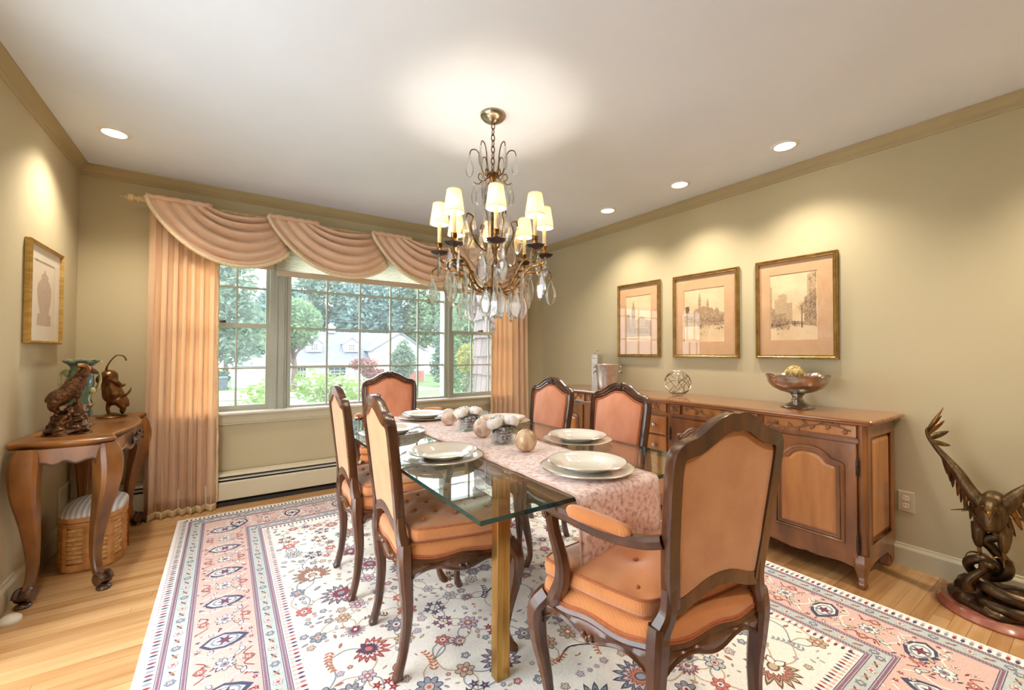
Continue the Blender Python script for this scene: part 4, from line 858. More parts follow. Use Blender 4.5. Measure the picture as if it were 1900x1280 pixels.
def picture(lab, wall, c0, c1, z0, z1, art, ins, frame='champagne_gilt', matm='mat_tan', group='etchings on the right wall', pap='print_paper', fwid=.026):
    """wall +1: right wall seen from -x, viewer's right is -y; wall -1: left wall, viewer's right is +y"""
    cc, zc_ = (c0+c1)/2, (z0+z1)/2; t = thing('framed_picture', lab, 'picture', (XR if wall > 0 else XL, cc, zc_), 0, group); w, h = abs(c1-c0)/2, (z1-z0)/2
    mp = (lambda a, b, d: (-d, -a, b)) if wall > 0 else (lambda a, b, d: (d, a, b))
    sec = [(0, .002), (0, .022), (.004, .028), (fwid*.3, .024), (fwid*.45, .029), (fwid*.7, .024), (fwid*.85, .027), (fwid, .018), (fwid, .002)]
    rings = []
    for sx_, sz in ((-1, -1), (1, -1), (1, 1), (-1, 1)): rings.append([mp(sx_*(w-o), sz*(h-o), d) for o, d in sec])
    G().loft(rings, loop=True).ob('frame', frame, t, smooth=False)
    W_, H_ = w-fwid, h-fwid
    G().prism([(-W_-.004, -H_-.004), (W_+.004, -H_-.004), (W_+.004, H_+.004), (-W_-.004, H_+.004)], .001, .009, mp).ob('backing', pap, t, smooth=False)
    l, r, b, tp = ins; pw0, pw1, ph0, ph1 = -W_+l, W_-r, -H_+b, H_-tp
    g = G()
    ro = [(-W_, -H_), (W_, -H_), (W_, H_), (-W_, H_)]; ri = [(pw0, ph0), (pw1, ph0), (pw1, ph1), (pw0, ph1)]
    g.loft([[mp(a, b_, .0095) for a, b_ in ro], [mp(a, b_, .0125) for a, b_ in ro], [mp(a, b_, .0125) for a, b_ in ri], [mp(a, b_, .0095) for a, b_ in ri]], cap=False, loop=True); g.ob('mat_board', matm, t, smooth=False)
    g = G(); art(g, lambda u, v: (pw0+(pw1-pw0)*u, ph0+(ph1-ph0)*v), mp); g.ob('print', INK if wall > 0 else ['ink_urn', 'ink_urn', 'ink_mid'], t, smooth=False)
    G().add([mp(a, b_, .0165) for a, b_ in ((-W_, -H_), (W_, -H_), (W_, H_), (-W_, H_))], [(0, 1, 2, 3)]).ob('glazing', 'picture_glass', t, smooth=False)
def poly(g, m, mp, pts, mi, lay=0): g.add([mp(*m(u, v), .0094+.0003*lay+len(g.f)*1.5e-6) for u, v in pts], [tuple(range(len(pts)))], mi)
def tower(g, m, mp, x, w, z0, z1, mi, sp=0, lay=1):
    poly(g, m, mp, [(x-w, z0), (x+w, z0), (x+w, z1), (x-w, z1)], mi, lay)
    if sp: poly(g, m, mp, [(x-w, z1), (x+w, z1), (x, z1+sp)], mi, lay)
def scrib(g, m, mp, x0, x1, z0, z1, n, mi, q, lay=3, s=.02):
    for _ in range(n):
        x, z, a, l = q.uniform(x0, x1), q.uniform(z0, z1), q.uniform(0, pi), q.uniform(.3, 1)*s; w = .003+.006*q.random()
        poly(g, m, mp, [(x-l*cos(a)-w*sin(a), z-l*sin(a)+w*cos(a)), (x+l*cos(a), z+l*sin(a)), (x+l*cos(a)*.6+w*sin(a), z+l*sin(a)*.6-w*cos(a))], mi, lay)
def art_tower(g, m, mp):
    q = random.Random(1); poly(g, m, mp, [(.0, .1), (1, .1), (1, .42), (.6, .5), (.3, .46), (0, .55)], 0, 0)
    tower(g, m, mp, .3, .07, .3, .72, 1, .05); tower(g, m, mp, .3, .035, .72, .8, 1, .1); tower(g, m, mp, .08, .08, .2, .6, 1); tower(g, m, mp, .62, .12, .2, .5, 0, .04); tower(g, m, mp, .88, .1, .15, .44, 1)
    poly(g, m, mp, [(0, .18), (1, .14), (1, .26), (0, .3)], 1, 2); scrib(g, m, mp, .03, .97, .12, .34, 70, 2, q)
def art_town(g, m, mp):
    q = random.Random(2); poly(g, m, mp, [(0, .5), (.15, .58), (.35, .55), (.55, .6), (.8, .57), (1, .52), (1, .3), (0, .3)], 0, 0)
    tower(g, m, mp, .4, .035, .5, .8, 1, .14); tower(g, m, mp, .6, .03, .5, .7, 1, .12); tower(g, m, mp, .08, .05, .55, .68, 2, 0); tower(g, m, mp, .5, .2, .45, .62, 1, .05, 2)
    for x in (.3, .42, .55, .7, .82): tower(g, m, mp, x, .05, .45, .58, 1, .05, 2)
    poly(g, m, mp, [(0, .5), (.5, .46), (1, .5), (1, .36), (.5, .38), (0, .44)], 1, 3); scrib(g, m, mp, .04, .6, .3, .48, 70, 1, q, 4, .04); scrib(g, m, mp, .35, .97, .22, .46, 130, 2, q, 5, .035); scrib(g, m, mp, .4, .6, .1, .2, 18, 2, q, 5, .03)
def art_street(g, m, mp):
    q = random.Random(3); poly(g, m, mp, [(.02, .18), (.02, .5), (.2, .46), (.36, .44), (.46, .3), (.5, .26)], 1, 1)
    tower(g, m, mp, .24, .13, .4, .62, 0, .0, 2); tower(g, m, mp, .28, .1, .6, .68, 0, .03, 2); tower(g, m, mp, .42, .07, .26, .56, 0, 0, 1); tower(g, m, mp, .03, .012, .3, .82, 1, 0, 3)
    poly(g, m, mp, [(.8, .26), (.8, .96), (.98, 1), (.98, .2)], 0, 1); poly(g, m, mp, [(.74, .27), (.74, .62), (.98, .74), (.98, .22)], 1, 2); scrib(g, m, mp, .84, .98, .3, .98, 80, 2, q, 3, .03); scrib(g, m, mp, .72, .98, .28, .6, 80, 2, q, 4, .03)
    poly(g, m, mp, [(.675, .18), (.7, .18), (.69, .5), (.682, .5)], 2, 5)
    for k in range(26): x, z = .685, q.uniform(.36, .5); a = q.uniform(.2, 2.9); l = q.uniform(.08, .2); poly(g, m, mp, [(x-.004, z), (x+.004, z), (x+l*cos(a), z+l*sin(a))], 1 if k % 2 else 2, 5)
    scrib(g, m, mp, .03, .42, .15, .3, 110, 2, q, 5, .04); scrib(g, m, mp, .48, .64, .2, .28, 40, 2, q, 5, .025); scrib(g, m, mp, .15, .3, .04, .12, 8, 1, q, 5, .03)
    poly(g, m, mp, [(.02, .22), (.5, .25), (.98, .2), (.98, .26), (.5, .28), (.02, .3)], 1, 3)
def art_urn(g, m, mp):
    r = [(.0, .93), (.03, .9), (.05, .86), (.14, .84), (.17, .8), (.15, .77), (.2, .74), (.3, .66), (.33, .55), (.3, .4), (.22, .25), (.2, .2), (.3, .18), (.33, .03), (.33, 0)]
    poly(g, m, mp, [(.52+x*1.05, z*.93+.03) for x, z in r]+[(.52-x*1.05, z*.93+.03) for x, z in r[::-1]], 0, 1); q = random.Random(5); scrib(g, m, mp, .28, .76, .25, .68, 60, 2, q, 2, .05); scrib(g, m, mp, .25, .8, .05, .18, 22, 2, q, 2, .05)
picture('framed city etching farthest left of three, tall and narrow', 1, 2.758, 2.283, 1.142, 1.822, art_tower, (.07, .07, .12, .09))
picture('framed town etching with spires, middle of the three', 1, 2.153, 1.604, 1.142, 1.818, art_town, (.075, .085, .10, .10))
picture('framed street etching with bare tree, nearest of the three', 1, 1.484, .998, 1.142, 1.822, art_street, (.065, .085, .10, .08))
picture('narrow gilt framed print of a tall urn on the left wall', -1, 3.035, 3.535, 1.215, 1.737, art_urn, (.08, .08, .07, .07), 'bamboo_gilt', 'mat_white', None, 'print_cream', .016)
# ---------------------------------------------------------------- console table
P('console_wood', (156, 100, 46), .34, rgb2=(88, 52, 22), scale=(7, 7, 3), lo=.3, hi=.7, coat=.15, bump=.04)
P('console_dark', (92, 58, 36), .3, rgb2=(62, 38, 24), scale=(20, 20, 20), coat=.3)
ct = thing('console_table', 'carved wooden console table with cabriole legs against the left wall', 'console table')
TZ = .752; mid_y = 3.36
half_o = [(-.812, 2.86), (-.70, 2.846), (-.62, 2.83), (-.54, 2.834), (-.472, 2.848), (-.447, 2.868), (-.458, 2.905), (-.472, 2.98), (-.46, 3.06), (-.437, 3.16), (-.425, 3.26), (-.422, 3.36)]
full = half_o+[(x, 2*mid_y-y) for x, y in half_o[-2::-1]]
sm = [full[0]]+cr(full[1:-1], 4)+[full[-1]]
def ins_(p, d):
    cx_, cy_ = -.64, 3.36; return (max(-.815, p[0]-d*(1 if p[0] > -.6 else 0)), p[1]+(d if p[1] < cy_ else -d)*(1 if abs(p[1]-cy_) > .4 else .3))
G().loft([[ins_(p, d)+(z,) for p in sm] for d, z in ((.03, TZ-.036), (.016, TZ-.034), (.012, TZ-.026), (.004, TZ-.022), (0, TZ-.015), (0, TZ-.007), (.006, TZ-.001), (.012, TZ))]).ob('top', 'console_wood', ct, ang=45)
def leg(cx_, cy_, dx, dy):
    prof = [(.004, .715, .036), (.016, .66, .047), (.022, .59, .047), (.012, .50, .041), (-.014, .39, .032), (-.036, .27, .0245), (-.044, .17, .0195), (-.034, .10, .018), (-.012, .06, .019)]
    p = cr([(cx_+dx*o, cy_+dy*o, z, r) for o, z, r in prof], 5)
    l_ = G().sweep(p, [q[3] for q in p], prof=[(1, .7), (.7, 1), (-.7, 1), (-1, .7), (-1, -.7), (-.7, -1), (.7, -1), (1, -.7)], up=(1, 0, 0) if abs(dx) < .5 else (dx, dy, 0)).ob('leg', 'console_wood', ct)
    L = math.hypot(dx, dy); ux, uy = dx/L, dy/L; ax, ay = -uy, ux
    for s in (-1, 1):
        G().sweep([(cx_+dx*.002+ux*(.031*(1-k/40))*cos(k*.4)+ax*s*.02, cy_+dy*.002+uy*(.031*(1-k/40))*cos(k*.4)+ay*s*.02, .05+(.031*(1-k/40))*sin(k*.4)) for k in range(40)], [.011-.006*k/40 for k in range(40)], 6).ob('scroll', 'console_dark', l_)
    G().sweep([(cx_+dx*.002-ax*.028, cy_+dy*.002-ay*.028, .047), (cx_+dx*.002+ax*.028, cy_+dy*.002+ay*.028, .047)], .024, 14).lathe([(.02, .03), (.014, .022), (.026, .016), (.03, .008), (.026, .0), (.001, 0)], 18, (cx_+dx*.01, cy_+dy*.01, 0)).ob('toe', 'console_dark', l_)
    # edge bead down the inner corner
    G().sweep([(q[0]-ux*q[3]*.9, q[1]-uy*q[3]*.9, q[2]) for q in p], .005, 6).ob('edge_bead', 'console_dark', l_)
YN, YF = 2.875, 3.815
leg(-.747, YN, -.25, -1); leg(-.49, YN+.01, .75, -.9); leg(-.49, YF-.01, .75, .9); leg(-.747, YF, -.25, 1)
def apron(a0, a1, mp, n, cusp, drop=.11):
    top = TZ-.034; pts = [(a0, top), (a1, top)]
    for k in range(n+1):
        s = 1-k/n; e = abs(2*s-1); z = top-.062-.030*(abs(cos(3*pi*s))**1.5)*(e < .9)*(1-e)*cusp-drop*max(0, (e-.72)/.28)**1.8
        pts.append((a0+(a1-a0)*s, z))
    o = G().prism(pts, -.011, .011, mp).ob('apron', 'console_wood', ct, smooth=False)
    G().sweep([mp(a, b+.003, .011) for a, b in pts[2:]], .005, 6).ob('apron_bead', 'console_dark', o); return o
apron(-.75, -.49, lambda a, b, h: (a, YN-.024-h, b), 40, .8)
apron(-.75, -.49, lambda a, b, h: (a, YF+.024+h, b), 40, .8)
fa = apron(YN, YF, lambda a, b, h: (-.468+.024*sin(pi*(a-YN)/(YF-YN))+h, a, b), 60, 1.6, .12)
g = G(); q = random.Random(3)
for k in range(46):
    s = q.gauss(0, .075); x = -.43+.0*s; g.sph((x+q.uniform(-.004, .006), mid_y+s, TZ-.085+q.gauss(0, .016)*(1-abs(s)*3)), (.008, q.uniform(.008, .018), q.uniform(.006, .011)), 7, 5, rot=Matrix.Rotation(q.uniform(-1.2, 1.2), 3, 'X'))
g.ob('carving', 'console_dark', fa)
# ---------------------------------------------------------------- bronzes and vase on the console
P('bronze', (112, 78, 50), .33, .85, rgb2=(72, 48, 32), scale=(30, 30, 30), bump=.35, bscale=(120, 120, 120), dist=.003)
P('bronze_warm', (140, 98, 60), .32, .85, rgb2=(96, 64, 38), scale=(25, 25, 25), bump=.15, bscale=(60, 60, 60))
P('bronze_fleece', (120, 84, 54), .42, .8, rgb2=(70, 46, 30), scale=(90, 90, 90), bump=.8, bscale=(140, 140, 140), dist=.006)
def limb(g, pts, n=5, m=8):
    p = cr(pts, n); g.sweep(p, [q[3] for q in p], m)
rt = thing('ram_sculpture', 'bronze ram standing on a rocky base at the near end of the console', 'sculpture', (-.665, 3.075, TZ), math.radians(12), 'bronzes on the console table')
g = G(); g.lathe([(.098, 0), (.1, .003), (.098, .007), (.001, .008)], 28); g.xf(Matrix.Diagonal((.92, 1, 1, 1))); g.ob('base_plate', 'bronze', rt)
g = G(); q = random.Random(6)
def rocky(p): return 1+.14*sin(7*p.x+3*p.z)*sin(9*p.y+2)+.1*sin(15*p.z+5*p.x)
g.sph((0, 0, .02), (.082, .085, .05), 20, 12, f=rocky); g.sph((-.01, .0, .06), (.056, .06, .055), 18, 12, f=rocky); g.sph((.03, .0, .10), (.042, .045, .055), 16, 12, f=rocky)
for k in range(60):
    a = q.uniform(0, 2*pi); z = q.uniform(.005, .13); r = .085*(1-z/.2); g.sph((r*cos(a)*.95+.02*z/.13, r*sin(a), z), (q.uniform(.008, .02), q.uniform(.008, .018), q.uniform(.006, .014)), 6, 5, rot=Matrix.Rotation(q.uniform(0, 3), 3, 'Z'))
fuse(g.ob('rock', 'bronze', rt), .005, 1)
g = G()
limb(g, [(-.064, 0, .158, .018), (-.054, 0, .168, .036), (-.034, 0, .184, .043), (-.006, 0, .208, .039), (.02, 0, .238, .042), (.036, 0, .268, .035), (.047, -.002, .298, .027), (.056, -.004, .322, .021)], 5, 12)
limb(g, [(.05, -.004, .32, .021), (.068, -.008, .33, .02), (.085, -.012, .322, .0145), (.1, -.015, .312, .011), (.108, -.017, .306, .007)], 4, 10)
for s in (-1, 1):
    limb(g, [(-.045, s*.02, .165, .03), (-.05, s*.024, .138, .021), (-.036, s*.022, .115, .0105), (-.046, s*.022, .09, .0075), (-.043, s*.022, .068, .0085)], 4, 8)
    limb(g, [(.028, s*.018, .235, .024), (.036, s*.02, .205, .015), (.034, s*.018, .18, .0085), (.038, s*.018, .15, .0075), (.04, s*.018, .135, .009)], 4, 8)
    g.sph((.052, s*.022-.004, .328), (.012, .005, .006), 8, 5)
g.sph((.042, 0, .255), (.026, .03, .036), 10, 8); g.sph((-.07, 0, .176), (.014, .009, .016), 8, 6)
fuse(g.ob('ram_body', 'bronze_fleece', rt), .0042, 2)
for s in (-1, 1):
    pts = [(.058+.030*(1-k/40*.6)*cos(2.0-k*.16), -.006+s*(.014+.016*k/40), .334+.030*(1-k/40*.6)*sin(2.0-k*.16)) for k in range(41)]
    G().sweep([(x-.012, y, z-.012) for x, y, z in pts], [.0125-.009*k/40 for k in range(41)], 8).ob('horn', 'bronze_warm', rt)
vt = thing('majolica_vase', 'green and blue glazed majolica vase behind the ram on the console', 'vase', (-.675, 3.34, TZ), math.radians(11))
P('glaze_green', (96, 128, 96), .12, rgb2=(64, 92, 96), scale=(18, 18, 9), lo=.42, hi=.58, coat=.8)
P('glaze_cream', (214, 204, 150), .14, rgb2=(150, 160, 110), scale=(20, 20, 20), lo=.42, hi=.6, coat=.8)
P('glaze_amber', (190, 140, 70), .14, rgb2=(120, 110, 80), scale=(24, 24, 24), lo=.42, hi=.6, coat=.8)
wobv = lambda q, i: .06*cos(6*q+i)
G().lathe([(.001, .03), (.05, .06), (.046, .1), (.054, .115), (.05, .125), (.044, .15), (.05, .2), (.056, .25), (.05, .3), (.042, .33), (.05, .345), (.044, .348), (.036, .33)], 36, wob=wobv).ob('vase_body', 'glaze_green', vt)
G().lathe([(.001, 0), (.05, 0), (.056, .006), (.052, .014), (.04, .022), (.036, .06), (.044, .1), (.052, .115), (.058, .12), (.052, .128), (.04, .13)], 36, wob=lambda q, i: .05*cos(8*q) if i > 4 else 0).ob('pedestal', 'glaze_amber', vt)
G().lathe([(.04, .335), (.054, .35), (.07, .364), (.074, .37), (.066, .374), (.046, .36), (.03, .35)], 40, wob=lambda q, i: .13*cos(5*q+.6)).ob('leafy_rim', 'glaze_green', vt)
q = random.Random(2)
for k in range(12):
    a = 2*pi*k/12; r = .034 if k % 2 else .055
    G().grid(4, 4, lambda u, v: ((r+.034*v)*cos(a)+(u-.5)*.036*sin(pi*(.15+.8*v))*-sin(a), (r+.034*v)*sin(a)+(u-.5)*.036*sin(pi*(.15+.8*v))*cos(a), .36+(.018 if k % 2 else .005)*v*(2-v))).ob('leaf_relief', 'glaze_cream', vt, solid=.003)
for s in (-1, 1):
    G().sweep(cr([(s*.05, 0, .32), (s*.075, 0, .30), (s*.08, 0, .25), (s*.066, 0, .2), (s*.05, 0, .19)], 5), .007, 8).ob('handle', 'glaze_cream', vt)
for k in range(10): a = 2*pi*k/10+.2; G().sph((.054*cos(a), .054*sin(a), .20+.05*(k % 3)), (.014, .014, .02), 8, 6).ob('flower_relief', 'glaze_cream' if k % 2 else 'glaze_amber', vt)
bt = thing('bull_sculpture', 'bronze bucking bull with raised tail at the far end of the console', 'sculpture', (-.60, 3.70, TZ), math.radians(9), 'bronzes on the console table')
g = G(); g.lathe([(.075, 0), (.077, .004), (.07, .010), (.045, .016), (.02, .026), (.001, .03)], 28); g.xf(Matrix.Diagonal((1, .8, 1, 1))); g.ob('base_plate', 'bronze_warm', bt)
g = G()
limb(g, [(-.036, .0, .298, .018), (-.03, .0, .285, .04), (-.022, 0, .262, .05), (-.014, 0, .222, .043), (-.006, 0, .18, .047), (.006, 0, .14, .055), (.02, 0, .11, .044), (.034, 0, .095, .03)], 5, 12)
limb(g, [(.022, -.01, .13, .036), (.045, -.014, .115, .03), (.06, -.018, .095, .024), (.068, -.02, .075, .017), (.072, -.02, .062, .013)], 4, 10)
for s in (-1, 1):
    limb(g, [(-.03, s*.024, .27, .026), (-.055, s*.028, .262, .017), (-.07, s*.03, .24, .012), (-.062, s*.03, .215, .009), (-.075, s*.03, .19, .009)] if s > 0 else [(-.02, s*.024, .25, .024), (.02, s*.034, .225, .015), (.045, s*.036, .20, .010), (.06, s*.036, .215, .008)], 4, 8)
    limb(g, [(0, s*.026, .13, .03), (-.012, s*.02, .09, .018), (-.02, s*.012, .055, .011), (-.014, s*.008, .025, .010), (-.012, s*.006, .016, .011)] if s > 0 else [(.02, s*.03, .11, .028), (.045, s*.034, .07, .018), (.058, s*.034, .05, .0115), (.05, s*.034, .03, .011)], 4, 8)
    g.sph((.048, s*.03-.014, .128), (.006, .016, .007), 8, 5)
g.sph((.0, 0, .17), (.05, .05, .045), 12, 8); g.sph((.05, -.014, .045), (.016, .014, .03), 8, 6)
fuse(g.ob('bull_body', 'bronze_warm', bt), .0048, 2)
for s in (-1, 1): G().sweep(cr([(.05, s*.022-.014, .135, .008), (.062, s*.05-.014, .14, .007), (.082, s*.06-.014, .16, .005), (.09, s*.052-.014, .185, .0015)], 5), [.008-.0065*k/15 for k in range(16)], 8).ob('horn', 'bronze_warm', bt)
p = cr([(-.03, 0, .285, .009), (-.027, 0, .325, .005), (-.006, 0, .37, .004), (.02, 0, .398, .0038), (.05, 0, .392, .0038), (.062, 0, .37, .0045), (.06, 0, .362, .003)], 6); G().sweep(p, [q_[3] for q_ in p], 8).ob('tail', 'bronze_warm', bt)
# ---------------------------------------------------------------- basket under the console
P('splint', (224, 178, 110), .6, rgb2=(198, 146, 80), scale=(30, 30, 60), bump=.2)
P('splint_dark', (202, 144, 82), .55, rgb2=(176, 116, 60), scale=(20, 20, 40))
P('stripe_ticking', (236, 228, 220), .85, wave=('X', 14), wavemix=.42, bump=.05)
bk = thing('lidded_basket', 'woven splint basket with striped padded lid under the console', 'basket', (-.60, 3.335, 0), math.radians(0))
def oval(a, z, k=0, am=0, n=96, ph=0):
    out = []
    for i in range(n):
        q = 2*pi*i/n; c, s = cos(q), sin(q); e = 3.2; r = (abs(c/.128)**e+abs(s/.175)**e)**(-1/e)*a*(1+am*(1 if ((i//4+k) % 2) else -1)); out.append((r*c, r*s, z))
    return out
G().loft([oval(.93, .004), oval(.96, .05), oval(.97, .24)], cap=True).ob('liner', 'splint_dark', bk)
for k in range(8):
    z = .045+k*.0235; G().loft([oval(.965, z, k, .008), oval(1.0, z+.005, k, .016), oval(1.0, z+.016, k, .016), oval(.965, z+.0215, k, .008)], cap=False).ob('weave_row', 'splint', bk, smooth=False)
for z0, z1, a in ((.004, .04, 1.015), (.236, .258, 1.03), (.262, .286, 1.045)): G().loft([oval(a-.05, z0), oval(a, z0), oval(a+.005, (z0+z1)/2), oval(a, z1), oval(a-.05, z1)], cap=False).ob('rim_band', 'splint_dark', bk, smooth=False)
for i in range(12):
    p0, p1 = oval(1.03, .01)[i*8], oval(1.03, .24)[i*8]; q = math.atan2(p0[1], p0[0]); tx, ty = -sin(q)*.016, cos(q)*.016
    G().loft([[(p[0]-tx, p[1]-ty, p[2]), (p[0]*1.03, p[1]*1.03, p[2]), (p[0]+tx, p[1]+ty, p[2]), (p[0]*.96, p[1]*.96, p[2])] for p in (p0, p1)]).ob('stake', 'splint_dark', bk, smooth=False)
G().loft([oval(1.035, .284), oval(1.05, .293)]+[oval(1.04*cos(t*pi/2)**.75+.001, .297+.045*sin(t*pi/2)) for t in (.12, .25, .4, .55, .7, .85, .97)]).ob('padded_lid', 'stripe_ticking', bk, ang=180)
# ---------------------------------------------------------------- wall vent and door stop on the left
vt_ = thing('wall_vent', 'cream louvred vent grille low on the left wall behind the console', 'vent', (XL, 3.74, .20))
rg = [(-.12, -.15), (.12, -.15), (.12, .15), (-.12, .15)]
G().loft([[(d, a*k, b*k) for a, b in rg] for k, d in ((1, 0), (1, .006), (.97, .01), (.86, .01), (.86, .002))], cap=False).ob('frame', 'base_paint', vt_, smooth=False)
G().box(.0005, .002, -.11, .11, -.135, .135).ob('backing', 'dark_slot', vt_, smooth=False)
for k in range(17): z = -.122+k*.0152; G().prism([(.002, z), (.003, z), (.010, z-.008), (.009, z-.008)], -.1, .1, lambda a, b, h: (a, h, b)).ob('slat', 'base_paint', vt_, smooth=False)
o = tag(G().lathe([(.036, 0), (.038, .006), (.034, .018), (.022, .028), (.0005, .031)], 24).ob('door_stop', 'sill_paint'), 'small cream dome door stop on the floor at the left wall', 'door stop'); o.location = (-.755, 2.745, 0)
# ---------------------------------------------------------------- eagle and serpent bronze
P('rouge_marble', (158, 92, 72), .2, rgb2=(196, 140, 116), scale=(8, 8, 8), detail=6, lo=.45, hi=.62, coat=.5)
P('bronze_dark', (94, 74, 52), .34, .85, rgb2=(60, 46, 32), scale=(20, 20, 20), bump=.2, bscale=(80, 80, 80), dist=.003)
P('bronze_feather', (112, 90, 60), .4, .8, rgb2=(72, 54, 34), scale=(40, 40, 10), bump=.5, bscale=(160, 160, 60), dist=.004)
P('bronze_tip', (150, 110, 58), .35, .85, rgb2=(110, 78, 40), scale=(30, 30, 30))
eg = thing('eagle_sculpture', 'bronze eagle with raised wings fighting a coiled snake on a marble base', 'sculpture', (2.915, .335, 0), math.radians(-83.6))
G().lathe([(.205, 0), (.208, .008), (.2, .02), (.192, .028), (.19, .034), (.001, .034)], 48).ob('marble_base', 'rouge_marble', eg)
g = G(); q = random.Random(9)
g.sph((0, 0, .045), (.17, .165, .045), 28, 12, f=lambda p: 1+.08*sin(6*p.x+2)*sin(5*p.y)); g.sph((-.06, .03, .085), (.085, .09, .05), 18, 10, f=lambda p: 1+.12*sin(8*p.x)*sin(7*p.y+1)); g.sph((.05, .04, .08), (.1, .09, .04), 18, 10)
for k in range(26): a = q.uniform(0, 2*pi); r = q.uniform(.07, .15); g.sph((r*cos(a), r*sin(a), .055+.03*(1-r/.16)), (q.uniform(.015, .03),)*2+(q.uniform(.012, .022),), 8, 6)
fuse(g.ob('rock', 'bronze_dark', eg), .007, 1)
# snake: tapering coils
sp = cr([(.20, .0, .09, .016), (.16, -.10, .085, .024), (.05, -.135, .075, .027), (-.045, -.115, .08, .026), (-.02, -.05, .10, .027), (.06, -.02, .115, .03), (.115, -.05, .125, .031), (.10, -.105, .125, .031), (.02, -.12, .13, .030), (-.055, -.085, .15, .027), (-.045, -.03, .185, .023), (-.02, -.045, .225, .021), (-.055, -.075, .25, .020), (-.095, -.06, .22, .0195), (-.085, -.02, .17, .02), (-.04, .01, .15, .021), (.01, -.01, .18, .023), (.02, -.015, .23, .024), (-.02, -.01, .29, .022), (-.045, -.02, .325, .022), (-.01, -.03, .355, .020), (-.02, -.035, .385, .014), (-.065, -.03, .42, .009), (-.095, -.03, .46, .006), (-.098, -.03, .49, .003)], 7)
G().sweep(sp, [p[3] for p in sp], 10).ob('snake', 'bronze_dark', eg)
sh = cr([(-.09, -.12, .12, .022), (-.095, -.13, .155, .019), (-.072, -.125, .19, .0165), (-.05, -.125, .22, .0145), (-.046, -.13, .245, .016), (-.03, -.14, .252, .012), (-.018, -.145, .246, .007)], 5)
G().sweep(sh, [p[3] for p in sh], 10).ob('snake_head', 'bronze_dark', eg)
# eagle body
g = G()
limb(g, [(-.02, -.05, .375, .022), (-.024, -.045, .40, .040), (-.022, -.03, .44, .050), (-.018, -.012, .48, .050), (-.015, .01, .51, .04), (-.012, .05, .50, .035), (-.01, .1, .46, .022)], 5, 12)
limb(g, [(-.022, -.03, .495, .032), (-.026, -.07, .50, .028), (-.028, -.095, .49, .024), (-.028, -.115, .475, .015)], 4, 10)
limb(g, [(-.06, -.02, .40, .03), (-.062, -.03, .36, .026), (-.064, -.035, .32, .020), (-.062, -.03, .29, .012)], 4, 8)
limb(g, [(.012, -.02, .40, .03), (.014, -.03, .36, .026), (.013, -.035, .32, .020), (.012, -.035, .29, .012)], 4, 8)
fuse(g.ob('eagle_body', 'bronze_feather', eg), .006, 2)
for s in (-1, 1): G().sph((-.028+s*.019, -.105, .497), .0045, 8, 6).ob('eye', 'bronze_tip', eg)
G().sweep(cr([(-.028, -.112, .482), (-.028, -.135, .478), (-.028, -.146, .462), (-.028, -.143, .45)], 4), [.011-.0008*k for k in range(13)], 8).ob('beak', 'bronze_tip', eg)
for x, z in ((-.062, .262), (.012, .262)):
    G().sweep([(x, -.03, .295), (x+.002, -.034, z)], .0075, 8).ob('shank', 'bronze_tip', eg)
    for a in (-2.6, -1.57, -.55, 1.57):
        G().sweep(cr([(x+.002, -.034, z), (x+.024*cos(a), -.034+.024*sin(a), z+.004), (x+.042*cos(a), -.034+.042*sin(a), z-.006), (x+.05*cos(a), -.034+.05*sin(a), z-.022)], 4), [.0055-.00035*k for k in range(13)], 7).ob('talon', 'bronze_tip', eg)
def wing(path, nfe, lab, hang_, out):
    p = cr(path, 6); w = G().sweep(p, [q_[3] for q_ in p], 10).ob('wing', 'bronze_feather', eg)
    N = len(p)
    for row, (k0, k1, ln, wd, n) in enumerate(((.02, 1.0, 1.0, .020, nfe), (.02, .7, .55, .017, nfe-4))):
        for k in range(n):
            s = k0+(k1-k0)*k/(n-1); i = min(N-2, int(s*(N-1))); b = V(p[i][:3]); tg = (V(p[i+1][:3])-b).normalized()
            d = (V(hang_)*(1-s**1.5)+V(out)*s**1.5).normalized(); L = ln*(.135-.05*s if s < .75 else .10)
            sd = V((0, 1, 0)).cross(d).normalized() if abs(d.y) < .9 else tg
            c_ = b+V((0, .004+.006*row, 0))
            def f(u, v): 
                w_ = wd*(sin(pi*min(1, .18+.8*v))**.6)*(1-.15*v); q_ = c_+d*L*v+tg*(u-.5)*w_*1.5+V((0, 1, 0))*(.012*v*v-.004*abs(u-.5)); return tuple(q_)
            G().grid(2, 6, f).ob('feather', 'bronze_tip' if (row == 0 and k % 2) else 'bronze_feather', w, solid=.003)
wing([(-.045, -.01, .475, .032), (-.085, -.0, .53, .026), (-.125, .01, .605, .022), (-.165, .02, .665, .016), (-.20, .02, .715, .011), (-.228, .02, .765, .007), (-.232, .02, .80, .005), (-.214, .02, .822, .002)], 18, 'l', (-.12, .15, -1), (.35, .2, .8))
wing([(.01, -.01, .48, .032), (.055, .0, .545, .027), (.11, .01, .60, .023), (.17, .02, .65, .017), (.225, .02, .70, .011), (.26, .02, .76, .007), (.27, .02, .81, .003)], 15, 'r', (.3, .25, -1), (.5, .2, .5))
for k in range(7):
    a = -1.0+k*.33; G().grid(2, 6, lambda u, v: (-.015+(.02+.17*v)*sin(a)*.9+(u-.5)*.026*sin(pi*(.2+.75*v))*cos(a), .08+.08*v*cos(a), .45-.055*v-(u-.5)*.026*sin(pi*(.2+.75*v))*sin(a)*.6)).ob('tail_feather', 'bronze_feather', eg, solid=.003)
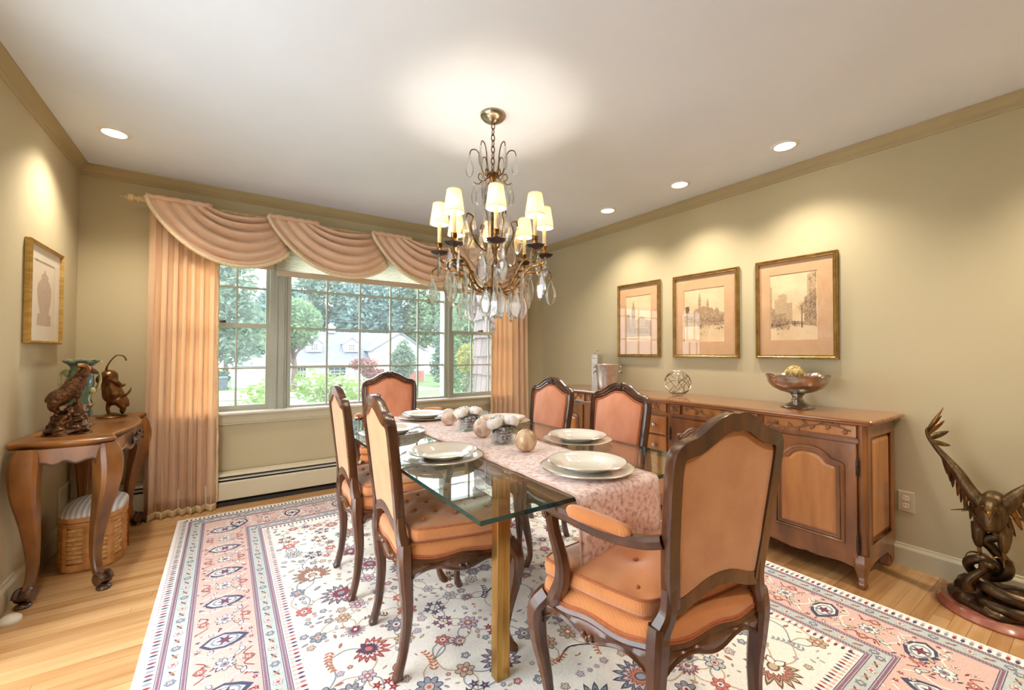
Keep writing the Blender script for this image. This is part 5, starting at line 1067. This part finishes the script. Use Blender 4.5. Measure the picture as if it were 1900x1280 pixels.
# ---------------------------------------------------------------- rug
PAL = dict(ivory=(246, 242, 234), pink=(228, 192, 181), rose=(206, 122, 108), red=(150, 36, 52), plum=(104, 56, 92), navy=(62, 64, 98), slate=(148, 156, 166), sage=(198, 206, 204), tan=(204, 182, 152), brown=(116, 80, 64), rust=(196, 116, 78), white=(250, 248, 244), lilac=(206, 190, 204))
PN = list(PAL)
for k, c in PAL.items(): P('rug_'+k, c, .95, rgb2=tuple(int(x*.93) for x in c), scale=(160, 160, 160), sheen=.25, bump=.35, bscale=(420, 420, 420))
RX0_, RX1_, RY0_, RY1_ = -.256, 2.535, .12, 3.70
rug = thing('oriental_rug', 'large ivory floral oriental rug with pink borders under the dining table', 'rug')
ZP = .0105
class Rug(G):
    def pg(s, pts, col, lay): s.add([(x, y, ZP+lay*.00012+(len(s.f) % 80)*1.2e-6) for x, y in pts], [tuple(range(len(pts)))], PN.index(col))
    def ell(s, c, a, b, rot, col, lay, n=10):
        cr_, sr = cos(rot), sin(rot); s.pg([(c[0]+a*cos(q)*cr_-b*sin(q)*sr, c[1]+a*cos(q)*sr+b*sin(q)*cr_) for q in [2*pi*k/n for k in range(n)]], col, lay)
    def leaf(s, c, l, w, rot, col, lay, edge=None):
        cr_, sr = cos(rot), sin(rot)
        def T(pts, k=1): return [(c[0]+x*k*cr_-y*k*sr, c[1]+x*k*sr+y*k*cr_) for x, y in pts]
        sh = [(0, 0), (l*.2, w*.55), (l*.5, w*.75), (l*.8, w*.4), (l, 0), (l*.8, -w*.5), (l*.5, -w*.75), (l*.2, -w*.55)]
        if edge: s.pg(T(sh), edge, lay); m = (c[0]+l*.1*cr_, c[1]+l*.1*sr); c0 = c; s.pg([(m[0]+(p[0]-c[0])*.76, m[1]+(p[1]-c[1])*.76) for p in T(sh)], col, lay+1)
        else: s.pg(T(sh), col, lay)
    def rosette(s, c, r, n, rot, c1, c2, c3, edge='brown', lay=2):
        for k in range(n):
            a = rot+2*pi*k/n; p = (c[0]+r*.58*cos(a), c[1]+r*.58*sin(a)); s.ell(p, r*.46, r*.9*pi/n*.62+r*.06, a, edge, lay, 9); s.ell(p, r*.38, r*.9*pi/n*.5+r*.02, a, c1, lay+1, 9)
        s.ell(c, r*.42, r*.42, 0, edge, lay+2, 10); s.ell(c, r*.36, r*.36, 0, c2, lay+3, 10); s.ell(c, r*.17, r*.17, 0, c3, lay+4, 8)
    def star(s, c, r, n, rot, col, mid='rose', lay=2):
        s.pg([(c[0]+(r if k % 2 == 0 else r*.42)*cos(rot+pi*k/n), c[1]+(r if k % 2 == 0 else r*.42)*sin(rot+pi*k/n)) for k in range(2*n)], col, lay); s.ell(c, r*.2, r*.2, 0, mid, lay+1, 6)
    def palmette(s, c, r, rot, c1, c2, c3, edge='plum', lay=2):
        n = 11
        for ring, (rr, col, w) in enumerate(((1.0, c1, .30), (.72, c2, .24), (.45, c3, .2))):
            for k in range(n):
                a = rot+(k-(n-1)/2)*.42; e = rr*r*(1-.05*abs(k-(n-1)/2)); s.leaf((c[0]+.06*r*cos(a), c[1]+.06*r*sin(a)), e, r*w*.62, a, col, lay+ring*3, edge)
        s.ell(c, r*.24, r*.2, rot, edge, lay+10, 10); s.ell(c, r*.18, r*.14, rot, c1, lay+11, 10)
        for q in (-1, 1): s.leaf((c[0]-.1*r*cos(rot), c[1]-.1*r*sin(rot)), r*.5, r*.2, rot+pi+q*.6, c3, lay+9, edge)
    def strip(s, pts, w, col, lay=1):
        p = cr(pts, 7); n = len(p); L, R = [], []
        for i in range(n):
            a, b = p[max(0, i-1)], p[min(n-1, i+1)]; dx, dy = b[0]-a[0], b[1]-a[1]; d = math.hypot(dx, dy) or 1; L.append((p[i][0]-dy/d*w, p[i][1]+dx/d*w)); R.append((p[i][0]+dy/d*w, p[i][1]-dx/d*w))
        o = len(s.v); s.v += [(x, y, ZP+lay*.00012) for x, y in L]+[(x, y, ZP+lay*.00012) for x, y in R]; ci = PN.index(col)
        for i in range(n-1): s.f.append((o+i, o+n+i, o+n+i+1, o+i+1)); s.m.append(ci)
    def spray(s, c, l, rot, col, lay=2, n=7):
        for k in range(n):
            t = k/n; x, y = c[0]+l*t*cos(rot+.5*t), c[1]+l*t*sin(rot+.5*t)
            for q in (-1, 1): s.leaf((x, y), l*.22*(1-.4*t), l*.055, rot+.5*t+q*.8, col, lay)
rg = Rug(); q = random.Random(21)
# pile body and the flat bands of the border
ex = (RX0_, RX1_, RY0_, RY1_); body = G(); body.box(RX0_, RX1_, RY0_, RY1_, .0005, ZP, bev=.003); body.ob('pile', 'rug_white', rug, smooth=False)
bands = [(0, .066, 'white'), (.066, .083, 'lilac'), (.083, .14, 'sage'), (.14, .157, 'lilac'), (.157, .382, 'pink'), (.382, .4, 'lilac'), (.4, .45, 'sage'), (.45, .468, 'lilac'), (.468, .497, 'white'), (.497, 9, 'ivory')]
for a, b, col in bands: rg.pg([(RX0_+a+.002, RY0_+a+.002), (RX1_-a-.002, RY0_+a+.002), (RX1_-a-.002, RY1_-a-.002), (RX0_+a+.002, RY1_-a-.002)], col, bands.index((a, b, col))*.5+.5)
def along(off, step, fn):
    """call fn(point, inward angle, index) around all four sides at an inset"""
    x0, x1, y0, y1 = RX0_+off, RX1_-off, RY0_+off, RY1_-off
    for (ax, ay), (bx, by), ang in (((x0, y0), (x0, y1), 0), ((x1, y0), (x1, y1), pi), ((x0, y0), (x1, y0), pi/2), ((x0, y1), (x1, y1), -pi/2)):
        L = math.hypot(bx-ax, by-ay); n = max(1, int(round(L/step)))
        for k in range(n): t = (k+.5)/n; fn((ax+(bx-ax)*t, ay+(by-ay)*t), ang, k)
B = 8
def tooth(p, a, k):
    rg.leaf((p[0]-.012*cos(a), p[1]-.012*sin(a)), .03, .009, a, ('navy', 'red', 'slate')[k % 3], B); rg.ell((p[0]-.018*cos(a), p[1]-.018*sin(a)), .007, .007, 0, ('pink', 'lilac')[k % 2], B, 6)
along(.042, .024, tooth)
along(.492, .024, lambda p, a, k: (rg.leaf((p[0]-.006*cos(a), p[1]-.006*sin(a)), .026, .008, a, ('navy', 'plum', 'red', 'rose')[k % 4], B), rg.ell((p[0]-.012*cos(a), p[1]-.012*sin(a)), .008, .008, 0, 'pink', B+1, 6)))
for off in (.0745, .1485, .391, .459):
    for d, col in ((-.0085, 'navy'), (.0085, 'navy')):
        o = off+d; x0, x1, y0, y1 = RX0_+o, RX1_-o, RY0_+o, RY1_-o
        for a_, b_ in (((x0, y0), (x0, y1)), ((x1, y0), (x1, y1)), ((x0, y0), (x1, y0)), ((x0, y1), (x1, y1))):
            dx, dy = (.0011, 0) if a_[0] == b_[0] else (0, .0011); rg.pg([(a_[0]-dx, a_[1]-dy), (a_[0]+dx, a_[1]+dy), (b_[0]+dx, b_[1]+dy), (b_[0]-dx, b_[1]-dy)], col, B)
    along(off, .0095, lambda p, a, k: rg.ell(p, .0075, .0027, a+.75, 'red' if k % 2 else 'plum', B, 5))
for off, st in ((.111, .052), (.425, .052)):
    def gflower(p, a, k):
        if k % 2 == 0: rg.rosette(p, .017, 6, k*.3, 'ivory' if k % 4 else 'slate', 'rose' if k % 4 else 'ivory', 'red', 'red' if k % 4 else 'navy', B)
        else:
            for s_ in (-1, 1): rg.leaf((p[0], p[1]), .02, .005, a+pi/2*s_+.5, 'navy' if s_ > 0 else 'brown', B); rg.leaf(p, .018, .005, a+pi/2*s_-.7, 'tan', B)
            rg.ell(p, .006, .006, 0, 'rust', B+1, 6)
    along(off, st, gflower)
def wide(p, a, k):
    c, s = cos(a), sin(a); P_ = lambda u, v: (p[0]+u*c-v*s, p[1]+u*s+v*c)
    if k % 2 == 0:
        rg.leaf(P_(-.085, 0), .17, .07, a, 'ivory', B, 'navy'); rg.ell(P_(0, 0), .05, .032, a, 'slate', B+2); rg.ell(P_(0, 0), .04, .024, a, 'ivory', B+3); rg.star(P_(0, 0), .034, 6, a, 'plum', 'red', B+4)
        for w_ in (-1, 1):
            rg.strip([P_(-.09, .045*w_), P_(-.05, .075*w_), P_(0, .06*w_), P_(.05, .085*w_), P_(.09, .06*w_)], .0035, 'ivory', B); rg.leaf(P_(.05, .075*w_), .04, .014, a+w_*1.2, 'ivory', B+1, 'navy'); rg.leaf(P_(-.055, .075*w_), .035, .012, a-w_*1.0, 'ivory', B+1, 'brown')
            rg.star(P_(.09, .03*w_), .012, 5, k, 'red', 'ivory', B+1); rg.star(P_(-.09, .035*w_), .011, 5, k, 'plum', 'rose', B+1)
    else:
        rg.rosette(P_(0, 0), .036, 8, a, 'ivory', 'slate', 'red', 'navy', B+1)
        for w_ in (-1, 1):
            rg.rosette(P_(.075*w_, 0), .02, 6, 0, 'rose', 'ivory', 'red', 'brown', B+1); rg.leaf(P_(.03*w_, .03), .05, .013, a+w_*.9, 'sage', B, 'brown'); rg.leaf(P_(.03*w_, -.03), .05, .013, a-w_*.9, 'tan', B, 'navy')
            rg.strip([P_(.09*w_, -.06), P_(.06*w_, -.03), P_(.095*w_, .0), P_(.06*w_, .03), P_(.09*w_, .06)], .0022, 'red', B)
    for _ in range(3): rg.rosette(P_(q.uniform(-.1, .1), q.uniform(-.075, .075)), .012, 5, 0, 'ivory', 'rose', 'red', q.choice(('navy', 'brown')), B)
    for _ in range(16): rg.leaf(P_(q.uniform(-.105, .105), q.uniform(-.075, .075)), q.uniform(.012, .028), .005, q.uniform(0, 6), q.choice(('navy', 'brown', 'red', 'ivory', 'ivory', 'slate', 'rose')), B)
along(.27, .158, wide)
# field: mirrored scatter of palmettes, rosettes, star clusters, sprays and vines
fx0, fx1, fy0, fy1 = RX0_+.51, RX1_-.51, RY0_+.51, RY1_-.51; mx_ = (fx0+fx1)/2; F = 10; pts = []
def free(x, y, r): return fx0+r < x < fx1-r and fy0+r < y < fy1-r and all((x-a)**2+(y-b)**2 > (r+c)**2 for a, b, c in pts)
def scatter(n, r0, r1, fn, tries=4000):
    k = t = 0
    while k < n and t < tries:
        t += 1; r = q.uniform(r0, r1); x, y = q.uniform(fx0, mx_-r*.2), q.uniform(fy0, fy1); X = 2*mx_-x
        if free(x, y, r) and free(X, y, r) and X-x > 2*r:
            a = q.uniform(0, 2*pi); pts.append((x, y, r)); pts.append((X, y, r)); st = q.getstate(); fn((x, y), r, a); q.setstate(st); fn((X, y), r, pi-a); k += 1
PC = [('slate', 'ivory', 'red', 'plum'), ('tan', 'rose', 'ivory', 'brown'), ('sage', 'pink', 'red', 'navy'), ('rose', 'ivory', 'navy', 'red'), ('lilac', 'rust', 'ivory', 'plum'), ('slate', 'pink', 'rust', 'navy')]
def f_big(c, r, a): k = PC[int(q.random()*len(PC))]; rg.palmette(c, r, a, k[0], k[1], k[2], k[3], F)
def f_med(c, r, a):
    k = PC[int(q.random()*len(PC))]; (rg.rosette(c, r, 8 if r > .04 else 6, a, k[0], k[1], k[2], k[3], F) if q.random() < .75 else rg.palmette(c, r*1.1, a, k[1], k[0], k[2], k[3], F))
def f_stars(c, r, a):
    col = q.choice(('navy', 'navy', 'plum', 'red', 'brown'))
    for k in range(5): b = a+k*1.26; rg.star((c[0]+r*.6*cos(b), c[1]+r*.6*sin(b)), r*.42, 5, b, col, 'rose', F)
def f_spray(c, r, a): rg.spray((c[0]-r*.8*cos(a), c[1]-r*.8*sin(a)), r*1.7, a, q.choice(('navy', 'slate', 'brown', 'rust')), F)
def f_small(c, r, a):
    if q.random() < .5: rg.rosette(c, r, 5, a, q.choice(('tan', 'slate', 'rose', 'lilac')), 'ivory', 'red', q.choice(('brown', 'navy', 'plum')), F)
    else: rg.leaf((c[0]-r*cos(a), c[1]-r*sin(a)), 2*r, r*.55, a, q.choice(('sage', 'tan', 'rust', 'slate')), F, q.choice(('brown', 'navy')))
scatter(13, .085, .112, f_big); scatter(16, .05, .06, f_stars); scatter(16, .055, .07, f_spray); scatter(60, .03, .052, f_med); scatter(150, .015, .023, f_small, 9000); scatter(240, .008, .012, f_small, 12000)
ctr = [p for p in pts if p[2] > .03]
for i, (x, y, r) in enumerate(ctr):
    nb = sorted(ctr, key=lambda p: (p[0]-x)**2+(p[1]-y)**2)[1:3]
    for b in nb:
        mx2, my2 = (x+b[0])/2, (y+b[1])/2; dx, dy = b[0]-x, b[1]-y; s_ = .22*(1 if x < mx_ else -1); rg.strip([(x, y), (mx2-dy*s_, my2+dx*s_), (b[0], b[1])], .0028, 'tan' if i % 3 else 'slate', 9.6)
rg.ob('woven_pattern', ['rug_'+k for k in PN], rug, smooth=False)
for yy, s in ((RY1_, 1), (RY0_, -1)):
    g = G(); n = 330
    for k in range(n):
        x = RX0_+.004+(RX1_-RX0_-.008)*k/(n-1); a = q.gauss(0, .35); l = .045+q.uniform(-.012, .012)
        g.sweep([(x, yy-s*.002, .006), (x+l*.5*sin(a), yy+s*l*.5, .007), (x+l*sin(a*1.5), yy+s*l*cos(a), .003)], [.0024, .0022, .0015], 4)
    g.ob('fringe', 'cream_fringe', rug, smooth=False, kind='stuff')
# ---------------------------------------------------------------- outdoors beyond the windows
P('lawn', (98, 122, 60), .95, rgb2=(78, 100, 46), scale=(.6, .6, .6), bump=.3, bscale=(8, 8, 8))
P('gravel', (150, 124, 116), .95, rgb2=(138, 112, 104), scale=(1, 1, 1))
P('asphalt', (120, 124, 130), .95, rgb2=(110, 114, 120), scale=(1, 1, 1))
gz_ = lambda y: -.7-(y-4.05)*.027
def land(x0, x1, y0, y1, dz, name, m, lab, cat):
    g = G().grid(10, 14, lambda u, v: (x0+(x1-x0)*u, y0+(y1-y0)*v, gz_(y0+(y1-y0)*v)+dz)); o = g.ob(name, m, smooth=False, solid=.05 if dz == 0 else .02); o['kind'] = 'structure'; return o
land(-40, 70, 4.2, 90, 0, 'ground_lawn', 'lawn', '', ''); land(-40, 12, 25, 33.5, .04, 'driveway', 'gravel', '', ''); land(-40, 3.2, 9, 24, .04, 'road', 'asphalt', '', '')
P('bounce_slab_pale', (236, 236, 232), .9, rgb2=(226, 226, 222), scale=(2, 2, 2))  # near white so the added slab bounces light up to the ceiling
struct(G().box(-16, XL-.12, -9, 4.15, -.25, -.06).ob('ground_bounce_slab', 'bounce_slab_pale', smooth=False))  # unseen slab added to tune the light rising through the left opening
P('siding_white', (206, 206, 210), .7, rgb2=(198, 198, 203), scale=(1, 1, 8)); P('roof_grey', (120, 121, 130), .9, rgb2=(106, 107, 116), scale=(3, 3, 10)); P('dark_pane', (60, 66, 76), .15, rgb2=(80, 88, 98), scale=(2, 2, 2)); P('brick_red', (170, 110, 96), .9, rgb2=(150, 92, 78), scale=(6, 6, 12)); P('garage_white', (240, 240, 242), .6, rgb2=(232, 232, 236), scale=(2, 2, 2))
hs = thing('neighbour_house', 'white neighbouring house with grey roof, two dormers and a gabled wing', 'house'); Y = 40
G().box(3.75, 13.2, 39, 47, -2.0, .3).ob('wall', 'siding_white', hs, smooth=False)
G().add([(3.65, 38.4, .2), (13.4, 38.4, .2), (13.4, 42.5, 3.12), (3.65, 42.5, 3.12), (13.4, 46.6, .2), (3.65, 46.6, .2)], [(0, 1, 2, 3), (3, 2, 4, 5), (0, 3, 5), (1, 4, 2), (0, 5, 4, 1)]).ob('roof', 'roof_grey', hs, smooth=False)
G().box(3.62, 13.45, 38.36, 38.46, .1, .26).ob('eave_board', 'siding_white', hs, smooth=False)
def hwin(par, x0, x1, z0, z1, y, nx, nz):
    w = G(); [w.box(a, b, y-.06, y, c, d) for a, b, c, d in ((x0-.08, x0, z0-.08, z1+.08), (x1, x1+.08, z0-.08, z1+.08), (x0, x1, z0-.08, z0), (x0, x1, z1, z1+.08))]
    o = w.ob('window', 'siding_white', par, smooth=False); G().box(x0, x1, y-.02, y, z0, z1).ob('pane', 'dark_pane', o, smooth=False)
    m = G(); [m.box(x0+(x1-x0)*k/nx-.02, x0+(x1-x0)*k/nx+.02, y-.04, y-.02, z0, z1) for k in range(1, nx)]; [m.box(x0, x1, y-.04, y-.02, z0+(z1-z0)*k/nz-.02, z0+(z1-z0)*k/nz+.02) for k in range(1, nz)]; m.ob('muntins', 'siding_white', o, smooth=False)
for xc in (6.35, 9.45):
    d = G().prism([(xc-.6, 1.2), (xc+.6, 1.2), (xc+.6, 1.95), (xc, 2.42), (xc-.6, 1.95)], 39.6, 41.8, lambda a, b, h: (a, h, b)).ob('dormer', 'siding_white', hs, smooth=False)
    G().add([(xc-.72, 39.5, 1.92), (xc, 39.5, 2.5), (xc+.72, 39.5, 1.92), (xc-.72, 42, 1.92), (xc, 42, 2.5), (xc+.72, 42, 1.92), (xc-.72, 39.5, 1.84), (xc, 39.5, 2.42), (xc+.72, 39.5, 1.84)], [(0, 1, 4, 3), (1, 2, 5, 4), (0, 6, 7, 1), (1, 7, 8, 2)]).ob('dormer_roof', 'roof_grey', d, smooth=False)
    hwin(d, xc-.24, xc+.24, 1.38, 1.85, 39.6, 3, 3)
c = G().box(7.85, 8.55, 42.1, 42.9, 3.0, 3.55).ob('cupola', 'siding_white', hs, smooth=False); G().add([(7.75, 42, 3.5), (8.65, 42, 3.5), (8.65, 43, 3.5), (7.75, 43, 3.5), (8.2, 42.5, 4.0)], [(0, 1, 4), (1, 2, 4), (2, 3, 4), (3, 0, 4)]).ob('cupola_roof', 'roof_grey', c, smooth=False)
for x0, x1 in ((5.0, 5.6), (7.4, 8.8), (10.2, 10.9)): hwin(hs, x0, x1, -.95, -.15, 39, 3, 3)
wg = G().prism([(10.9, -2), (15.8, -2), (15.8, 1.45), (13.4, 2.95), (10.9, 1.45)], 38, 44, lambda a, b, h: (a, h, b)).ob('gabled_wing', 'siding_white', hs, smooth=False)
G().add([(10.6, 37.8, 1.3), (13.4, 37.8, 3.05), (16.1, 37.8, 1.3), (10.6, 44, 1.3), (13.4, 44, 3.05), (16.1, 44, 1.3), (10.6, 37.8, 1.15), (13.4, 37.8, 2.9), (16.1, 37.8, 1.15)], [(0, 1, 4, 3), (1, 2, 5, 4), (0, 6, 7, 1), (1, 7, 8, 2)]).ob('wing_roof', 'roof_grey', wg, smooth=False, solid=.06)
G().box(10.95, 15.75, 37.94, 38, -2, -.55).ob('brick_skirt', 'brick_red', wg, smooth=False); hwin(hs, 12.7, 14.1, .1, 1.1, 38, 4, 3)
gr = thing('detached_garage', 'white garage with hipped roof seen through the left window', 'garage')
G().box(.45, 3.2, 38, 43, -2, .12).ob('wall', 'siding_white', gr, smooth=False)
G().add([(.15, 37.7, .1), (3.6, 37.7, .1), (3.6, 43, .1), (.15, 43, .1), (1.35, 40, .95), (2.6, 40, .95)], [(0, 1, 5, 4), (1, 2, 5), (2, 3, 4, 5), (3, 0, 4), (0, 3, 2, 1)]).ob('roof', 'roof_grey', gr, smooth=False)
gd = G().box(1.0, 2.7, 37.94, 38, -1.62, -.12).ob('garage_door', 'garage_white', gr, smooth=False)
for r in range(4):
    for c_ in range(4): G().box(1.05+c_*.41, 1.41+c_*.41, 37.92, 37.94, -1.58+r*.37, -1.26+r*.37).ob('door_panel', 'garage_white', gd, smooth=False)
P('bin_grey', (92, 98, 108), .6, rgb2=(76, 82, 92), scale=(4, 4, 4))
for x, lab in ((-.75, 'dark wheeled bin farther left beside the garage'), (-.1, 'dark wheeled bin next to the garage wall')):
    t = thing('wheeled_bin', lab, 'bin', (x, 36.5, gz_(36.5)), 0, 'wheeled bins by the garage')
    G().loft([[(a*k, b*k, z) for a, b in ((-.28, -.3), (.28, -.3), (.28, .3), (-.28, .3))] for k, z in ((.85, .05), (1, .85))]).ob('tub', 'bin_grey', t, smooth=False); G().loft([[(a*k, b*k, z) for a, b in ((-.3, -.34), (.3, -.34), (.3, .34), (-.3, .34))] for k, z in ((1, .85), (1, .9), (.8, .97))]).ob('lid', 'bin_grey', t, smooth=False)
    for s in (-1, 1): G().sweep([(s*.26, .26, .1), (s*.32, .26, .1)], .1, 12).ob('wheel', 'dark_slot', t)
P('bark', (120, 104, 92), .9, rgb2=(92, 78, 68), scale=(6, 6, 2), bump=.5)
for n_, a, b in (('leaf_deep', (112, 136, 112), (80, 108, 92)), ('leaf_grey', (132, 150, 122), (98, 122, 104)), ('leaf_pale', (150, 168, 92), (112, 140, 60)), ('leaf_gold', (170, 152, 76), (128, 140, 66)), ('leaf_red', (160, 98, 86), (124, 74, 66)), ('leaf_mid', (132, 154, 112), (104, 132, 94)), ('leaf_blue', (126, 150, 138), (98, 124, 120))):
    cloth(n_, a, b, .35, scale=(2.5, 2.5, 2.5), bump=0.0)
def tree(name, lab, cat, loc, blobs, n, ls, m, trunk=None, seed=1, group='trees beyond the windows', conif=False, dens=.4):
    t = thing(name, lab, cat, loc, 0, group); q = random.Random(seed); vs = []; fs = []; wts = [b[3]*b[4]*b[5] for b in blobs]
    for _ in range(n):
        bx, by, bz, rx, ry, rz_ = q.choices(blobs, wts)[0]
        d = V((q.gauss(0, 1), q.gauss(0, 1), q.gauss(0, 1))).normalized(); rr = (dens+(1-dens)*q.random())**.7
        c = V((bx+d.x*rx*rr, by+d.y*ry*rr, bz+d.z*rz_*rr)); a = V((q.gauss(0, 1), q.gauss(0, 1), q.gauss(0, .6))).normalized(); b = a.orthogonal().normalized(); s = ls*q.uniform(.6, 1.3); b = (Matrix.Rotation(q.uniform(0, 6), 3, a) @ b)
        o = len(vs); vs += [c-a*s, c-b*s*.45+a*s*.1, c+a*s, c+b*s*.45+a*s*.1]; fs.append((o, o+1, o+2, o+3))
    g = G(); g.add(vs, fs); g.ob('foliage', m, t, smooth=False)
    if trunk:
        h, r = trunk; g = G(); g.sweep([(0, 0, -.3), (.02*h, 0, h*.4), (-.02*h, .02*h, h*.75), (.03*h, 0, h)], [r, r*.8, r*.6, r*.3], 8)
        for k in range(6): a = k*1.05+seed; z = h*(.45+.07*k); g.sweep([(0, 0, z), (.12*h*cos(a), .12*h*sin(a), z+.12*h), (.24*h*cos(a), .24*h*sin(a), z+.3*h)], [r*.4, r*.28, r*.12], 6)
        g.ob('trunk', 'bark', t)
    return t
tree('shade_tree', 'large dense grey green tree filling the left window', 'tree', (-.9, 18, gz_(18)), [(0, 0, 4.6, 1.9, 2, 2.1), (.8, 0, 3.2, 1.5, 1.6, 1.3), (-1.2, 0, 3.4, 1.6, 1.6, 1.5), (.5, 0, 6.2, 1.5, 1.6, 1.4), (1.1, -.2, 2.4, 1.0, 1.0, .7)], 9000, .13, 'leaf_grey', (5, .22), 3)
tree('leafy_tree', 'lighter green tree behind the garage in the left window', 'tree', (3.6, 30, gz_(30)), [(0, 0, 4.4, 1.7, 2, 1.7), (-.8, 0, 3.4, 1.2, 1.4, 1.0)], 4200, .15, 'leaf_mid', (4, .2), 4)
bgt = [(5.5, 56, 10, 3.8, 'leaf_blue'), (10.5, 60, 13.5, 4.2, 'leaf_deep'), (15.5, 57, 13, 4.2, 'leaf_blue'), (20.5, 59, 14, 4.4, 'leaf_deep'), (25, 56, 13.5, 4.2, 'leaf_mid'), (30, 58, 13.5, 4.4, 'leaf_blue'), (35.5, 60, 11.5, 4.6, 'leaf_deep'), (0, 58, 9.5, 4, 'leaf_blue')]
ordn = ['first', 'second', 'third', 'fourth', 'fifth', 'sixth', 'seventh']
for k, (x, y, h, r, m) in enumerate(bgt):
    lab = 'tall hazy background tree behind the house roof, %s from the left of the middle window' % ordn[k] if k < 7 else 'tall hazy background tree far behind the left window'
    tree('tall_tree', lab, 'tree', (x, y, gz_(y)), [(0, 0, h*.62+1.2, r, r, h*.36), (r*.5, 0, h*.5, r*.7, r, h*.25), (-r*.5, 0, h*.55, r*.7, r, h*.28), (0, 0, h*.95, r*.6, r*.6, h*.2)], 6500, .36, m, (h*.8, .3), 10+k, dens=.55 if k not in (0, 2) else .3)
tree('dark_evergreen', 'dark evergreen right of the gabled wing in the middle window', 'tree', (13.9, 29, gz_(29)), [(0, 0, 3.4, 1.1, 1.1, 3.0), (0, 0, 1.6, 1.4, 1.4, 1.6)], 4200, .16, 'leaf_deep', (5, .2), 31)
tree('grey_conifer', 'pale grey green conifer in front of the gabled wing', 'tree', (12.6, 35, gz_(35)), [(0, 0, 1.9, 1.15, 1.1, 1.5), (0, 0, 3.1, .55, .5, .9)], 2600, .14, 'leaf_grey', (2.5, .12), 32)
tree('yellowing_tree', 'green and yellow tree seen through the right window', 'tree', (8.6, 16, gz_(16)), [(0, 0, 2.2, 1.0, 1.0, .9), (.3, 0, 3.8, 1.1, 1.0, 1.2), (-.2, 0, 1.0, .9, .9, .6)], 4500, .1, 'leaf_mid', (4, .12), 33)
tree('golden_shrub', 'yellow leaved shrub low in the right window', 'shrub', (7.6, 14, gz_(14)), [(0, 0, 1.9, .5, .5, .6)], 900, .08, 'leaf_gold', (1.6, .06), 34, 'shrubs beyond the windows')
tree('flowering_shrub', 'sparse pale green shrub right outside the left window', 'shrub', (.34, 6.6, gz_(6.6)), [(.12, 0, 1.35, .3, .4, .26), (-.1, 0, 1.12, .42, .4, .16), (.15, 0, .8, .4, .4, .4)], 620, .05, 'leaf_pale', (1.2, .02), 35, 'shrubs beyond the windows', dens=.2)
tree('pale_shrub', 'large light green shrub just outside the middle window', 'shrub', (1.5, 7.2, gz_(7.2)), [(0, 0, 1.28, .62, .5, .36), (-.35, 0, 1.45, .35, .4, .28), (.45, 0, 1.1, .45, .4, .3), (0, 0, .7, .7, .5, .5)], 2000, .05, 'leaf_pale', (1.3, .03), 36, 'shrubs beyond the windows', dens=.25)
tree('red_maple', 'small red leaved maple beyond the pale shrub', 'shrub', (3.75, 14, gz_(14)), [(0, 0, 1.75, .5, .4, .22), (.3, 0, 1.45, .4, .4, .2)], 700, .07, 'leaf_red', (1.5, .04), 37, 'shrubs beyond the windows')
tree('clipped_hedge', 'dark clipped hedge behind the bins', 'hedge', (-.6, 38.6, gz_(38.6)), [(-.6, 0, .9, 1.3, .5, .7), (.3, 0, .9, .7, .5, .6)], 1300, .14, 'leaf_deep', None, 38, 'shrubs beyond the windows')
# overhead wires
for k, z in enumerate((3.0, 3.75)):
    o = tag(G().sweep([(-30+7*j, 34, z+.02*(j-5)**2-.2) for j in range(12)], .02, 5).ob('utility_wire', 'bin_grey'), ['lower overhead wire crossing above the neighbouring roofs', 'upper overhead wire crossing in front of the tall trees'][k], 'wire', 'overhead wires')
# shingled side wall of this house beyond the right window
P('shingle_a', (146, 130, 128), .9, rgb2=(132, 116, 114), scale=(20, 20, 2)); P('shingle_b', (136, 120, 118), .9, rgb2=(122, 106, 104), scale=(20, 20, 2))
sw = struct(G().box(2.76, 2.95, 4.05, 4.92, -.8, 3.0).ob('wall_exterior', 'shingle_b', smooth=False)); q = random.Random(5)
sm_ = {}
for r in range(16):
    z = -.75+r*.235; y = 4.05-q.random()*.1
    while y < 4.92:
        w = q.choice((.1, .13, .16)); a, b = max(y, 4.052), min(y+w, 4.922)
        if b-a > .03:
            dz = q.uniform(-.012, .012); G().add([(2.76, a+.003, z+.27), (2.76, b-.003, z+.27), (2.728, b-.003, z+dz), (2.728, a+.003, z+dz), (2.745, b-.003, z+dz), (2.745, a+.003, z+dz)], [(0, 1, 2, 3), (3, 2, 4, 5), (0, 3, 5), (1, 4, 2)]).ob('shingle', q.choice(('shingle_a', 'shingle_b')), sw, smooth=False)
        y += w
